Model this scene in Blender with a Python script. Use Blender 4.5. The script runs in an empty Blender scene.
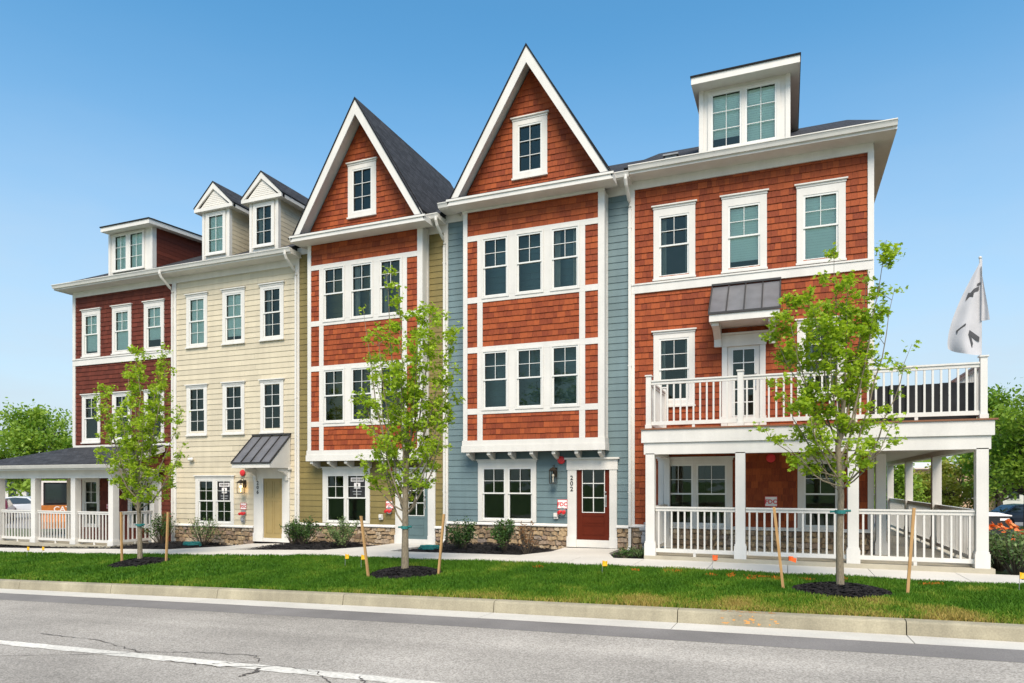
import bpy, bmesh, math, random
import numpy as np
from mathutils import Vector, Matrix

random.seed(7)
rng = np.random.default_rng(11)
SC = bpy.context.scene
COL = SC.collection
rad = math.radians

# ------------------------------------------------------------------ helpers
class MB:
    """Collects faces with a material slot, a tint value and optional uv, and links them as ONE mesh object."""
    def __init__(self):
        self.v = []; self.f = []; self.m = []; self.t = []; self.uv = []
    def face(self, pts, m=0, t=0.5, uv=None):
        n = len(self.v)
        self.v.extend([tuple(p) for p in pts])
        self.f.append(tuple(range(n, n + len(pts))))
        self.m.append(m); self.t.append(t)
        self.uv.append(uv if uv else [(0, 0)] * len(pts))
    def box(self, x0, x1, y0, y1, z0, z1, m=0, t=0.5, bottom=True, mat=None):
        p = [(x0, y0, z0), (x1, y0, z0), (x1, y1, z0), (x0, y1, z0), (x0, y0, z1), (x1, y0, z1), (x1, y1, z1), (x0, y1, z1)]
        if mat is not None:
            p = [tuple(mat @ Vector(q)) for q in p]
        q = [(0, 1, 5, 4), (1, 2, 6, 5), (2, 3, 7, 6), (3, 0, 4, 7), (4, 5, 6, 7)]
        if bottom: q.append((3, 2, 1, 0))
        for a in q: self.face([p[i] for i in a], m, t)
    def prism(self, poly, d, m=0, t=0.5, uvs=False):
        """poly: list of 3d points (planar), d: extrude vector"""
        d = Vector(d); a = [Vector(p) for p in poly]; b = [p + d for p in a]
        self.face(a[::-1], m, t); self.face(b, m, t)
        n = len(a)
        for i in range(n):
            j = (i + 1) % n
            self.face([a[i], a[j], b[j], b[i]], m, t)
    def tube(self, pts, radii, sides=6, m=0, t=0.5, cap=True):
        pts = [Vector(p) for p in pts]
        rings = []
        for i, p in enumerate(pts):
            d = (pts[min(i + 1, len(pts) - 1)] - pts[max(i - 1, 0)])
            if d.length < 1e-6: d = Vector((0, 0, 1))
            d.normalize()
            a = d.orthogonal().normalized() if abs(d.z) < 0.95 else Vector((1, 0, 0))
            a = (a - d * a.dot(d)).normalized()
            b = d.cross(a)
            r = radii[i] if hasattr(radii, '__len__') else radii
            rings.append([p + a * (r * math.cos(k * 2 * math.pi / sides)) + b * (r * math.sin(k * 2 * math.pi / sides)) for k in range(sides)])
        base = len(self.v)
        for rg in rings: self.v.extend([tuple(q) for q in rg])
        for i in range(len(rings) - 1):
            for k in range(sides):
                k2 = (k + 1) % sides
                self.f.append((base + i * sides + k, base + i * sides + k2, base + (i + 1) * sides + k2, base + (i + 1) * sides + k))
                self.m.append(m); self.t.append(t); self.uv.append([(0, 0)] * 4)
        if cap:
            self.face(rings[0][::-1], m, t); self.face(rings[-1], m, t)
    def ball(self, c, r, m=0, t=0.5, seg=10, rings=6, sx=1, sy=1, sz=1):
        c = Vector(c)
        P = lambda i, k: c + Vector((sx * r * math.sin(math.pi * i / rings) * math.cos(2 * math.pi * k / seg), sy * r * math.sin(math.pi * i / rings) * math.sin(2 * math.pi * k / seg), sz * r * math.cos(math.pi * i / rings)))
        for i in range(rings):
            for k in range(seg):
                if i == 0: self.face([P(0, k), P(1, k), P(1, k + 1)], m, t)
                elif i == rings - 1: self.face([P(i, k), P(i + 1, k), P(i, k + 1)], m, t)
                else: self.face([P(i, k), P(i + 1, k), P(i + 1, k + 1), P(i, k + 1)], m, t)
    def mesh(self, name, mats):
        me = bpy.data.meshes.new(name)
        me.from_pydata(self.v, [], self.f)
        for x in (mats if isinstance(mats, (list, tuple)) else [mats]): me.materials.append(x)
        me.polygons.foreach_set('material_index', self.m)
        at = me.attributes.new('tint', 'FLOAT', 'FACE'); at.data.foreach_set('value', self.t)
        ul = me.uv_layers.new(name='UVMap')
        flat = np.array([c for u in self.uv for p in u for c in p], dtype=np.float32)
        ul.data.foreach_set('uv', flat)
        me.update()
        return me
    def build(self, name, mats, parent=None, loc=(0, 0, 0)):
        return link(name, self.mesh(name, mats), parent, loc)

def link(name, me, parent=None, loc=(0, 0, 0)):
    o = bpy.data.objects.new(name, me); COL.objects.link(o)
    o.location = loc
    if parent: o.parent = parent
    return o
def empty(name, loc=(0, 0, 0), rz=0):
    o = bpy.data.objects.new(name, None); COL.objects.link(o)
    o.location = loc; o.rotation_euler = (0, 0, rz); o.empty_display_size = .2
    return o
def tag(o, label=None, cat=None, group=None, kind=None):
    if label: o['label'] = label
    if cat: o['category'] = cat
    if group: o['group'] = group
    if kind: o['kind'] = kind
    return o
def copy_tree(o, parent=None):
    c = o.copy(); COL.objects.link(c)
    if parent: c.parent = parent
    for ch in list(o.children): copy_tree(ch, c)
    return c
def text_mesh(body, size, ext=.002):
    cu = bpy.data.curves.new('lettering', 'FONT'); cu.body = body; cu.size = size; cu.extrude = ext; cu.offset = size * .022
    cu.align_x = 'CENTER'; cu.align_y = 'CENTER'; cu.resolution_u = 3
    ob = bpy.data.objects.new('lettering', cu); COL.objects.link(ob)
    bpy.context.view_layer.update()
    me = bpy.data.meshes.new_from_object(ob.evaluated_get(bpy.context.evaluated_depsgraph_get()))
    bpy.data.objects.remove(ob)
    return me
def text_obj(name, body, size, mat, parent, loc, rot=(rad(90), 0, 0)):
    me = text_mesh(body, size); me.materials.clear(); me.materials.append(mat)
    o = link(name, me, parent, loc); o.rotation_euler = rot
    return o
def interp(x, tab):
    return float(np.interp(x, [a for a, b in tab], [b for a, b in tab]))

# ------------------------------------------------------------------ materials
def new_mat(name):
    m = bpy.data.materials.new(name); m.use_nodes = True
    nt = m.node_tree
    return m, nt, nt.nodes['Principled BSDF'], nt.nodes['Material Output']
def nd(nt, typ, **kw):
    n = nt.nodes.new(typ)
    for k, v in kw.items(): setattr(n, k, v)
    return n
def mat(name, col, rough=.6, var=.12, scale=6., tint=0., bump=0., bscale=60., spec=.4, metal=0., grain=0., gscale=150., streak=0.):
    """base colour broken up by slow noise, per-face tint and fine grain"""
    m, nt, b, out = new_mat(name)
    b.inputs['Roughness'].default_value = rough
    b.inputs['Specular IOR Level'].default_value = spec
    b.inputs['Metallic'].default_value = metal
    tc = nd(nt, 'ShaderNodeTexCoord')
    n = nd(nt, 'ShaderNodeTexNoise'); n.inputs['Scale'].default_value = scale; n.inputs['Detail'].default_value = 5
    nt.links.new(tc.outputs['Object'], n.inputs['Vector'])
    mr = nd(nt, 'ShaderNodeMapRange'); mr.inputs['From Min'].default_value = .3; mr.inputs['From Max'].default_value = .7
    mr.inputs['To Min'].default_value = 1 - var; mr.inputs['To Max'].default_value = 1 + var
    nt.links.new(n.outputs['Fac'], mr.inputs['Value'])
    fac = mr.outputs['Result']
    if tint:
        a = nd(nt, 'ShaderNodeAttribute', attribute_name='tint')
        m2 = nd(nt, 'ShaderNodeMapRange'); m2.inputs['To Min'].default_value = 1 - tint; m2.inputs['To Max'].default_value = 1 + tint
        nt.links.new(a.outputs['Fac'], m2.inputs['Value'])
        mu = nd(nt, 'ShaderNodeMath', operation='MULTIPLY'); nt.links.new(fac, mu.inputs[0]); nt.links.new(m2.outputs['Result'], mu.inputs[1]); fac = mu.outputs[0]
    if grain:
        g = nd(nt, 'ShaderNodeTexNoise'); g.inputs['Scale'].default_value = gscale; g.inputs['Detail'].default_value = 3
        nt.links.new(tc.outputs['Object'], g.inputs['Vector'])
        m3 = nd(nt, 'ShaderNodeMapRange'); m3.inputs['From Min'].default_value = .3; m3.inputs['From Max'].default_value = .7
        m3.inputs['To Min'].default_value = 1 - grain; m3.inputs['To Max'].default_value = 1 + grain
        nt.links.new(g.outputs['Fac'], m3.inputs['Value'])
        mu = nd(nt, 'ShaderNodeMath', operation='MULTIPLY'); nt.links.new(fac, mu.inputs[0]); nt.links.new(m3.outputs['Result'], mu.inputs[1]); fac = mu.outputs[0]
    if streak:
        mp = nd(nt, 'ShaderNodeMapping'); mp.inputs['Scale'].default_value = (5, 5, .35); sn = nd(nt, 'ShaderNodeTexNoise'); sn.inputs['Scale'].default_value = 1.; sn.inputs['Detail'].default_value = 6
        nt.links.new(tc.outputs['Object'], mp.inputs['Vector']); nt.links.new(mp.outputs['Vector'], sn.inputs['Vector'])
        m4 = nd(nt, 'ShaderNodeMapRange'); m4.inputs['From Min'].default_value = .3; m4.inputs['From Max'].default_value = .7; m4.inputs['To Min'].default_value = 1 - streak; m4.inputs['To Max'].default_value = 1 + streak
        nt.links.new(sn.outputs['Fac'], m4.inputs['Value']); mu = nd(nt, 'ShaderNodeMath', operation='MULTIPLY'); nt.links.new(fac, mu.inputs[0]); nt.links.new(m4.outputs['Result'], mu.inputs[1]); fac = mu.outputs[0]
    vm = nd(nt, 'ShaderNodeVectorMath', operation='SCALE'); vm.inputs[0].default_value = col[:3]
    nt.links.new(fac, vm.inputs['Scale'])
    nt.links.new(vm.outputs[0], b.inputs['Base Color'])
    if bump:
        bn = nd(nt, 'ShaderNodeTexNoise'); bn.inputs['Scale'].default_value = bscale; bn.inputs['Detail'].default_value = 4
        nt.links.new(tc.outputs['Object'], bn.inputs['Vector'])
        bp = nd(nt, 'ShaderNodeBump'); bp.inputs['Strength'].default_value = bump; bp.inputs['Distance'].default_value = .01
        nt.links.new(bn.outputs['Fac'], bp.inputs['Height']); nt.links.new(bp.outputs['Normal'], b.inputs['Normal'])
    return m
def wood_mat(name, col, col2, zs=1.):
    m, nt, b, out = new_mat(name)
    tc = nd(nt, 'ShaderNodeTexCoord'); mp = nd(nt, 'ShaderNodeMapping'); mp.inputs['Scale'].default_value = (25, 25, zs)
    n = nd(nt, 'ShaderNodeTexNoise'); n.inputs['Scale'].default_value = 3; n.inputs['Detail'].default_value = 6
    r = nd(nt, 'ShaderNodeValToRGB'); r.color_ramp.elements[0].color = (*col, 1); r.color_ramp.elements[1].color = (*col2, 1)
    r.color_ramp.elements[0].position = .3; r.color_ramp.elements[1].position = .7
    nt.links.new(tc.outputs['Object'], mp.inputs['Vector']); nt.links.new(mp.outputs['Vector'], n.inputs['Vector'])
    nt.links.new(n.outputs['Fac'], r.inputs['Fac']); nt.links.new(r.outputs['Color'], b.inputs['Base Color'])
    b.inputs['Roughness'].default_value = .8
    return m
def shingle_wall_mat(name, c1, c2):
    """stained cedar shakes: per-shingle tint, vertical grain"""
    m, nt, b, out = new_mat(name)
    tc = nd(nt, 'ShaderNodeTexCoord'); mp = nd(nt, 'ShaderNodeMapping'); mp.inputs['Scale'].default_value = (60, 60, 4)
    n = nd(nt, 'ShaderNodeTexNoise'); n.inputs['Scale'].default_value = 1.2; n.inputs['Detail'].default_value = 4
    nt.links.new(tc.outputs['Object'], mp.inputs['Vector']); nt.links.new(mp.outputs['Vector'], n.inputs['Vector'])
    a = nd(nt, 'ShaderNodeAttribute', attribute_name='tint')
    ad = nd(nt, 'ShaderNodeMath', operation='MULTIPLY_ADD'); ad.inputs[1].default_value = .62; nt.links.new(n.outputs['Fac'], ad.inputs[0])
    mu = nd(nt, 'ShaderNodeMath', operation='MULTIPLY'); mu.inputs[1].default_value = .38; nt.links.new(a.outputs['Fac'], mu.inputs[0]); nt.links.new(mu.outputs[0], ad.inputs[2])
    r = nd(nt, 'ShaderNodeValToRGB'); r.color_ramp.elements[0].color = (*c1, 1); r.color_ramp.elements[1].color = (*c2, 1)
    r.color_ramp.elements[0].position = .2; r.color_ramp.elements[1].position = .8
    nt.links.new(ad.outputs[0], r.inputs['Fac']); nt.links.new(r.outputs['Color'], b.inputs['Base Color'])
    bp = nd(nt, 'ShaderNodeBump'); bp.inputs['Strength'].default_value = .25; bp.inputs['Distance'].default_value = .006
    nt.links.new(n.outputs['Fac'], bp.inputs['Height']); nt.links.new(bp.outputs['Normal'], b.inputs['Normal'])
    b.inputs['Roughness'].default_value = .75; b.inputs['Specular IOR Level'].default_value = .25
    return m
def roof_mat(name, col):
    m, nt, b, out = new_mat(name)
    uv = nd(nt, 'ShaderNodeUVMap', uv_map='UVMap')
    br = nd(nt, 'ShaderNodeTexBrick'); br.inputs['Scale'].default_value = 1; br.inputs['Brick Width'].default_value = .3; br.inputs['Row Height'].default_value = .14
    br.inputs['Mortar Size'].default_value = .008; br.inputs['Color1'].default_value = (*[c * .7 for c in col], 1); br.inputs['Color2'].default_value = (*[c * 1.35 for c in col], 1); br.inputs['Mortar'].default_value = (*[c * .35 for c in col], 1)
    nt.links.new(uv.outputs['UV'], br.inputs['Vector'])
    tc = nd(nt, 'ShaderNodeTexCoord'); n = nd(nt, 'ShaderNodeTexNoise'); n.inputs['Scale'].default_value = 90; n.inputs['Detail'].default_value = 2
    nt.links.new(tc.outputs['Object'], n.inputs['Vector'])
    mr = nd(nt, 'ShaderNodeMapRange'); mr.inputs['From Min'].default_value = .3; mr.inputs['From Max'].default_value = .7; mr.inputs['To Min'].default_value = .5; mr.inputs['To Max'].default_value = 1.6
    nt.links.new(n.outputs['Fac'], mr.inputs['Value'])
    vm = nd(nt, 'ShaderNodeVectorMath', operation='SCALE'); nt.links.new(br.outputs['Color'], vm.inputs[0]); nt.links.new(mr.outputs['Result'], vm.inputs['Scale'])
    nt.links.new(vm.outputs[0], b.inputs['Base Color']); b.inputs['Roughness'].default_value = .9; b.inputs['Specular IOR Level'].default_value = .2
    bp = nd(nt, 'ShaderNodeBump'); bp.inputs['Strength'].default_value = .6; bp.inputs['Distance'].default_value = .02
    nt.links.new(br.outputs['Fac'], bp.inputs['Height']); bp.invert = True; nt.links.new(bp.outputs['Normal'], b.inputs['Normal'])
    return m
def leaf_mat(name, c1, c2, trans=.35):
    m, nt, b, out = new_mat(name)
    a = nd(nt, 'ShaderNodeAttribute', attribute_name='tint')
    r = nd(nt, 'ShaderNodeValToRGB'); r.color_ramp.elements[0].color = (*c1, 1); r.color_ramp.elements[1].color = (*c2, 1)
    nt.links.new(a.outputs['Fac'], r.inputs['Fac']); nt.links.new(r.outputs['Color'], b.inputs['Base Color'])
    b.inputs['Roughness'].default_value = .5; b.inputs['Specular IOR Level'].default_value = .3
    tr = nd(nt, 'ShaderNodeBsdfTranslucent'); vm = nd(nt, 'ShaderNodeVectorMath', operation='MULTIPLY'); vm.inputs[1].default_value = (1.2, 1.15, .6)
    nt.links.new(r.outputs['Color'], vm.inputs[0]); nt.links.new(vm.outputs[0], tr.inputs['Color'])
    mx = nd(nt, 'ShaderNodeMixShader'); mx.inputs['Fac'].default_value = trans
    nt.links.new(b.outputs[0], mx.inputs[1]); nt.links.new(tr.outputs[0], mx.inputs[2]); nt.links.new(mx.outputs[0], out.inputs['Surface'])
    return m
def glass_mat(name, tintc, ior=1.75):
    m, nt, b, out = new_mat(name)
    nt.nodes.remove(b)
    tr = nd(nt, 'ShaderNodeBsdfTransparent'); tr.inputs['Color'].default_value = (*tintc, 1)
    gl = nd(nt, 'ShaderNodeBsdfGlossy'); gl.inputs['Roughness'].default_value = .015; gl.inputs['Color'].default_value = (.72, .88, .78, 1)
    tc = nd(nt, 'ShaderNodeTexCoord'); n = nd(nt, 'ShaderNodeTexNoise'); n.inputs['Scale'].default_value = 2.2; n.inputs['Detail'].default_value = 1
    nt.links.new(tc.outputs['Object'], n.inputs['Vector'])
    bp = nd(nt, 'ShaderNodeBump'); bp.inputs['Strength'].default_value = .05; bp.inputs['Distance'].default_value = .05
    nt.links.new(n.outputs['Fac'], bp.inputs['Height']); nt.links.new(bp.outputs['Normal'], gl.inputs['Normal'])
    fr = nd(nt, 'ShaderNodeFresnel'); fr.inputs['IOR'].default_value = ior
    mx = nd(nt, 'ShaderNodeMixShader'); nt.links.new(fr.outputs[0], mx.inputs['Fac']); nt.links.new(tr.outputs[0], mx.inputs[1]); nt.links.new(gl.outputs[0], mx.inputs[2])
    nt.links.new(mx.outputs[0], out.inputs['Surface'])
    return m
def lit_mat(name, col, s):
    m, nt, b, out = new_mat(name)
    b.inputs['Base Color'].default_value = (*col, 1); b.inputs['Emission Color'].default_value = (*col, 1); b.inputs['Emission Strength'].default_value = s
    return m

M = {}
M['white'] = mat('white_trim', (.645, .625, .58), .5, .06, 1.3, grain=.03, gscale=40, streak=.04)
M['soffit'] = mat('soffit_vinyl', (.68, .65, .59), .55, .05, 3)
M['red'] = shingle_wall_mat('red_cedar_shingle', (.15, .027, .012), (.375, .086, .024))
M['crimson'] = shingle_wall_mat('crimson_shingle', (.075, .017, .010), (.155, .036, .020))
M['cream'] = mat('cream_siding', (.545, .48, .35), .55, .05, 1.5, tint=.07, grain=.03, gscale=50, streak=.06)
M['khaki'] = mat('khaki_siding', (.195, .152, .052), .6, .06, 1.5, tint=.07, grain=.04, gscale=50, streak=.07)
M['blue'] = mat('blue_grey_siding', (.128, .187, .198), .6, .06, 1.5, tint=.07, grain=.04, gscale=50, streak=.07)
M['gap'] = mat('dark_gap_paper', (.035, .025, .02), .9)  # wall paper layer, coloured dark to put shade into the siding gaps
M['stone'] = None
M['roof'] = roof_mat('asphalt_shingle', (.040, .042, .047))
M['metal'] = mat('standing_seam_metal', (.17, .17, .18), .42, .15, 3, spec=.5, metal=.35)
M['seam'] = mat('dark_metal_seam', (.035, .033, .033), .5, .1)
M['glass'] = glass_mat('window_glass', (.86, .94, .90), 1.68)
M['room'] = mat('dim_room', (.10, .085, .055), .9, .3, 1.2)
M['sky_sheen_blind'] = mat('pale_sheen_blind', (.93, .97, .93), .8, .04, 3)  # near-white, so closed blinds also stand in for sky reflected in the glass
M['curtain'] = mat('pale_curtain', (.62, .60, .54), .9, .1, 5)
M['sash'] = mat('white_vinyl_sash', (.68, .68, .645), .35, .02)
M['black'] = mat('black_paint', (.02, .02, .021), .5, .2)
M['door_red'] = mat('red_door_paint', (.095, .013, .004), .6, .08, 3, spec=.15)
M['door_tan'] = mat('tan_door_paint', (.34, .25, .10), .5, .07, 3)
M['door_teal'] = mat('slate_door_paint', (.10, .155, .16), .45, .07, 3)
M['signred'] = mat('sign_red', (.62, .03, .035), .45, .03)
M['signwhite'] = mat('sign_white', (.80, .76, .74), .45, .03)
M['chrome'] = mat('brushed_metal', (.55, .54, .52), .3, .05, metal=.9)
M['bronze'] = mat('bronze_lantern', (.05, .038, .026), .4, .2, metal=.5)
M['lampglass'] = mat('lantern_glass', (.55, .5, .4), .15, .05)
M['lit'] = lit_mat('lit_bulb', (1., .62, .2), 12.)
M['concrete'] = mat('concrete', (.44, .42, .375), .85, .12, 1.2, grain=.1, gscale=70, bump=.2)
M['slab'] = mat('porch_slab', (.42, .38, .29), .85, .12, 2, grain=.08)
M['deckwood'] = wood_mat('deck_wood', (.17, .07, .035), (.26, .12, .06), 25)
M['stake'] = wood_mat('stake_wood', (.36, .20, .075), (.52, .32, .13))
M['bark'] = wood_mat('young_bark', (.13, .105, .07), (.27, .225, .15), 6)
M['darkbark'] = wood_mat('dark_bark', (.04, .03, .02), (.10, .08, .055), 6)
M['leaf'] = leaf_mat('maple_leaf', (.20, .35, .015), (.48, .62, .06), .5)
M['leaf_far'] = leaf_mat('oak_leaf', (.10, .22, .02), (.36, .50, .07), .45)
M['leaf_yel'] = leaf_mat('yellow_green_leaf', (.22, .25, .03), (.52, .52, .10), .45)
M['shrub'] = leaf_mat('shrub_leaf', (.022, .06, .018), (.09, .17, .035), .2)
M['shrub2'] = leaf_mat('light_shrub_leaf', (.05, .12, .03), (.24, .32, .12), .25)
M['rust'] = leaf_mat('rusty_leaf', (.16, .07, .03), (.32, .18, .07), .25)
M['orange'] = leaf_mat('orange_petal', (.75, .16, .03), (.9, .32, .12), .3)
M['mulch'] = mat('black_mulch', (.010, .008, .008), .95, .4, 12, tint=.6, bump=.8, bscale=40)
M['teal'] = mat('teal_plastic', (.02, .16, .15), .45, .1)
M['yellow'] = mat('yellow_flag_plastic', (.75, .42, .01), .5, .05)
M['flagorange'] = mat('orange_flag_plastic', (.85, .13, .02), .5, .05)
M['grey'] = mat('grey_metal', (.26, .27, .28), .5, .15)
M['ink'] = mat('flag_ink', (.07, .07, .075), .8)
M['cloth'] = mat('flag_cloth', (.49, .485, .50), .8, .08, 4)
M['tan_wall'] = mat('tan_stucco', (.50, .34, .21), .9, .08)
M['carpaint'] = mat('silver_paint', (.55, .57, .6), .25, .03, spec=.6)
M['cardark'] = mat('dark_blue_paint', (.03, .05, .09), .25, .03, spec=.6)
M['carred'] = mat('maroon_paint', (.10, .012, .018), .25, .03, spec=.6)
M['carglass'] = mat('car_glass', (.02, .03, .035), .06, .05, spec=.8)
M['tyre'] = mat('tyre_rubber', (.02, .02, .02), .85)
M['machine'] = mat('orange_machine_paint', (.50, .17, .035), .5, .1)
M['amber'] = mat('beige_post', (.55, .47, .36), .6, .05)

def stone_mat():
    m, nt, b, out = new_mat('fieldstone')
    a = nd(nt, 'ShaderNodeAttribute', attribute_name='tint')
    r = nd(nt, 'ShaderNodeValToRGB'); cr = r.color_ramp
    cols = [(0, (.17, .115, .075)), (.25, (.33, .235, .14)), (.5, (.42, .30, .17)), (.7, (.27, .19, .14)), (.85, (.50, .40, .27)), (1, (.24, .19, .16))]
    cr.elements[0].position = 0; cr.elements[0].color = (*cols[0][1], 1); cr.elements[1].position = 1; cr.elements[1].color = (*cols[-1][1], 1)
    for p, c in cols[1:-1]:
        e = cr.elements.new(p); e.color = (*c, 1)
    tc = nd(nt, 'ShaderNodeTexCoord'); n = nd(nt, 'ShaderNodeTexNoise'); n.inputs['Scale'].default_value = 14; n.inputs['Detail'].default_value = 5
    nt.links.new(tc.outputs['Object'], n.inputs['Vector']); nt.links.new(a.outputs['Fac'], r.inputs['Fac'])
    mr = nd(nt, 'ShaderNodeMapRange'); mr.inputs['From Min'].default_value = .3; mr.inputs['From Max'].default_value = .7; mr.inputs['To Min'].default_value = .65; mr.inputs['To Max'].default_value = 1.3
    nt.links.new(n.outputs['Fac'], mr.inputs['Value'])
    vm = nd(nt, 'ShaderNodeVectorMath', operation='SCALE'); nt.links.new(r.outputs['Color'], vm.inputs[0]); nt.links.new(mr.outputs['Result'], vm.inputs['Scale'])
    nt.links.new(vm.outputs[0], b.inputs['Base Color']); b.inputs['Roughness'].default_value = .9
    bp = nd(nt, 'ShaderNodeBump'); bp.inputs['Strength'].default_value = .7; bp.inputs['Distance'].default_value = .02
    nt.links.new(n.outputs['Fac'], bp.inputs['Height']); nt.links.new(bp.outputs['Normal'], b.inputs['Normal'])
    return m
M['stone'] = stone_mat()
M['mortar'] = mat('mortar', (.20, .165, .12), .95, .15, 8)

# ------------------------------------------------------------------ ground heights (the street falls away towards the far end of the row)
WALK = [(-90, -1.5), (-40, -.86), (-30, -.64), (-23.4, -.48), (-16.4, -.27), (-10.9, -.086), (-6.5, -.037), (-2.85, 0), (3.75, -.02), (12, -.06), (60, -.5)]
CURB = [(-90, -2.1), (-40, -1.15), (-17.8, -.59), (-9.9, -.376), (-4.36, -.245), (2.86, -.10), (10, -.03), (60, -.1)]
BACK = [(-90, -.4), (-25, -.5), (0, -.6), (8, -.9), (30, -1.05), (60, -1.1)]
YC, YW0, YW1, YWALL, YBAY = 10.78, 14.16, 15.47, 17.8, 17.4
zwalk = lambda x: interp(x, WALK)
zcurb = lambda x: interp(x, CURB)
def zground(x, y):
    if y <= YC: return zcurb(x)
    if y <= YW0: return zcurb(x) + (zwalk(x) - zcurb(x)) * (y - YC) / (YW0 - YC)
    if y <= 18: return zwalk(x)
    if y <= 30:
        t = (y - 18) / 12
        return zwalk(x) * (1 - t) + interp(x, BACK) * t
    return interp(x, BACK)

# ------------------------------------------------------------------ wall cladding builders
def subtract(a, b, cuts):
    segs = [(a, b)]
    for c, d in cuts:
        nx = []
        for s, e in segs:
            if d <= s or c >= e: nx.append((s, e)); continue
            if c > s: nx.append((s, c))
            if d < e: nx.append((d, e))
        segs = nx
    return [(s, e) for s, e in segs if e - s > .01]
def siding(mb, o, u, n, u0, u1, z0, z1, holes=(), kind='lap', expo=.178, urange=None, m=0, pr=.020):
    """courses of lap boards or separate shakes on a vertical plane: o + u*U + n*N + z"""
    o, u, n = Vector(o), Vector(u), Vector(n)
    P = lambda a, z, d: o + u * a + n * d + Vector((0, 0, z))
    flip = u.cross(Vector((0, 0, 1))).dot(n) < 0
    def quad(a, b, c, d, t):
        mb.face([d, c, b, a] if flip else [a, b, c, d], m, t)
    z = z0; i = 0
    while z < z1 - .01:
        zt = min(z + expo, z1); zm = (z + zt) / 2
        a, b = (u0, u1); at, bt = a, b
        if urange:
            a, b = urange(z); at, bt = urange(zt)
            if max(b - a, bt - at) < .02 or b - a < .005:
                z = zt; i += 1; continue
        cuts = [(h[0], h[1]) for h in holes if h[2] < zm < h[3]]
        if kind == 'lap':
            for s, e in subtract(a, b, cuts):
                x = s
                while x < e - .01:
                    x2 = min(e, x + random.uniform(2.4, 3.9))
                    if e - x2 < .5: x2 = e
                    t = random.random()
                    s2 = at if urange and x < a + 1e-4 else (max(x, at) if urange else x); e2 = bt if urange and x2 > b - 1e-4 else (min(x2, bt) if urange else x2)
                    quad(P(x, z, pr), P(x2 - .003, z, pr), P(e2 - .003, zt, .005), P(s2, zt, .005), t)
                    quad(P(x, z, .001), P(x2 - .003, z, .001), P(x2 - .003, z, pr), P(x, z, pr), t)
                    x = x2
        else:
            for s, e in subtract(a, b, cuts):
                x = s
                if x > s - .001: x -= random.uniform(0, .12) * 0
                while x < e - .004:
                    w = random.choice((.11, .14, .17, .2, .23))
                    x2 = min(e, x + w)
                    if e - x2 < .05: x2 = e
                    t = random.random(); dz = random.uniform(-.004, .004); dn = random.uniform(-.002, .004)
                    xa, xb = x + .002, x2 - .002
                    if urange:
                        ya, yb = min(max(xa, at), bt), max(min(xb, bt), at)
                        if yb < ya: ya = yb
                    else: ya, yb = xa, xb
                    quad(P(xa, z + dz, pr + .004 + dn), P(xb, z + dz, pr + .004 + dn), P(yb, zt, .006), P(ya, zt, .006), t)
                    quad(P(xa, z + dz, .001), P(xb, z + dz, .001), P(xb, z + dz, pr + .004 + dn), P(xa, z + dz, pr + .004 + dn), t)
                    x = x2
        z = zt; i += 1
def sheet_holes(mb, x0, x1, z0, z1, y, holes, m=0, thick=0.):
    """a vertical sheet facing -Y with rectangular openings; thick > 0 adds reveals and pushes the face out"""
    xs = sorted({x0, x1, *[min(max(h[i], x0), x1) for h in holes for i in (0, 1)]})
    zs = sorted({z0, z1, *[min(max(h[i], z0), z1) for h in holes for i in (2, 3)]})
    inh = lambda x, z: any(h[0] < x < h[1] and h[2] < z < h[3] for h in holes)
    for i in range(len(xs) - 1):
        for j in range(len(zs) - 1):
            if not inh((xs[i] + xs[i + 1]) / 2, (zs[j] + zs[j + 1]) / 2):
                mb.face([(xs[i], y - thick, zs[j]), (xs[i + 1], y - thick, zs[j]), (xs[i + 1], y - thick, zs[j + 1]), (xs[i], y - thick, zs[j + 1])], m)
    if thick:
        for h in list(holes):
            a, b, c, d = h
            for q in ([(a, c), (a, d)], [(b, d), (b, c)], [(a, d), (b, d)], [(b, c), (a, c)]):
                (p, r), (s, t) = q
                mb.face([(p, y - thick, r), (s, y - thick, t), (s, y, t), (p, y, r)], m)
        for (p, r), (s, t) in (((x0, z1), (x0, z0)), ((x1, z0), (x1, z1)), ((x0, z0), (x1, z0)), ((x1, z1), (x0, z1))):
            mb.face([(p, y - thick, r), (s, y - thick, t), (s, y, t), (p, y, r)], m)
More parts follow.
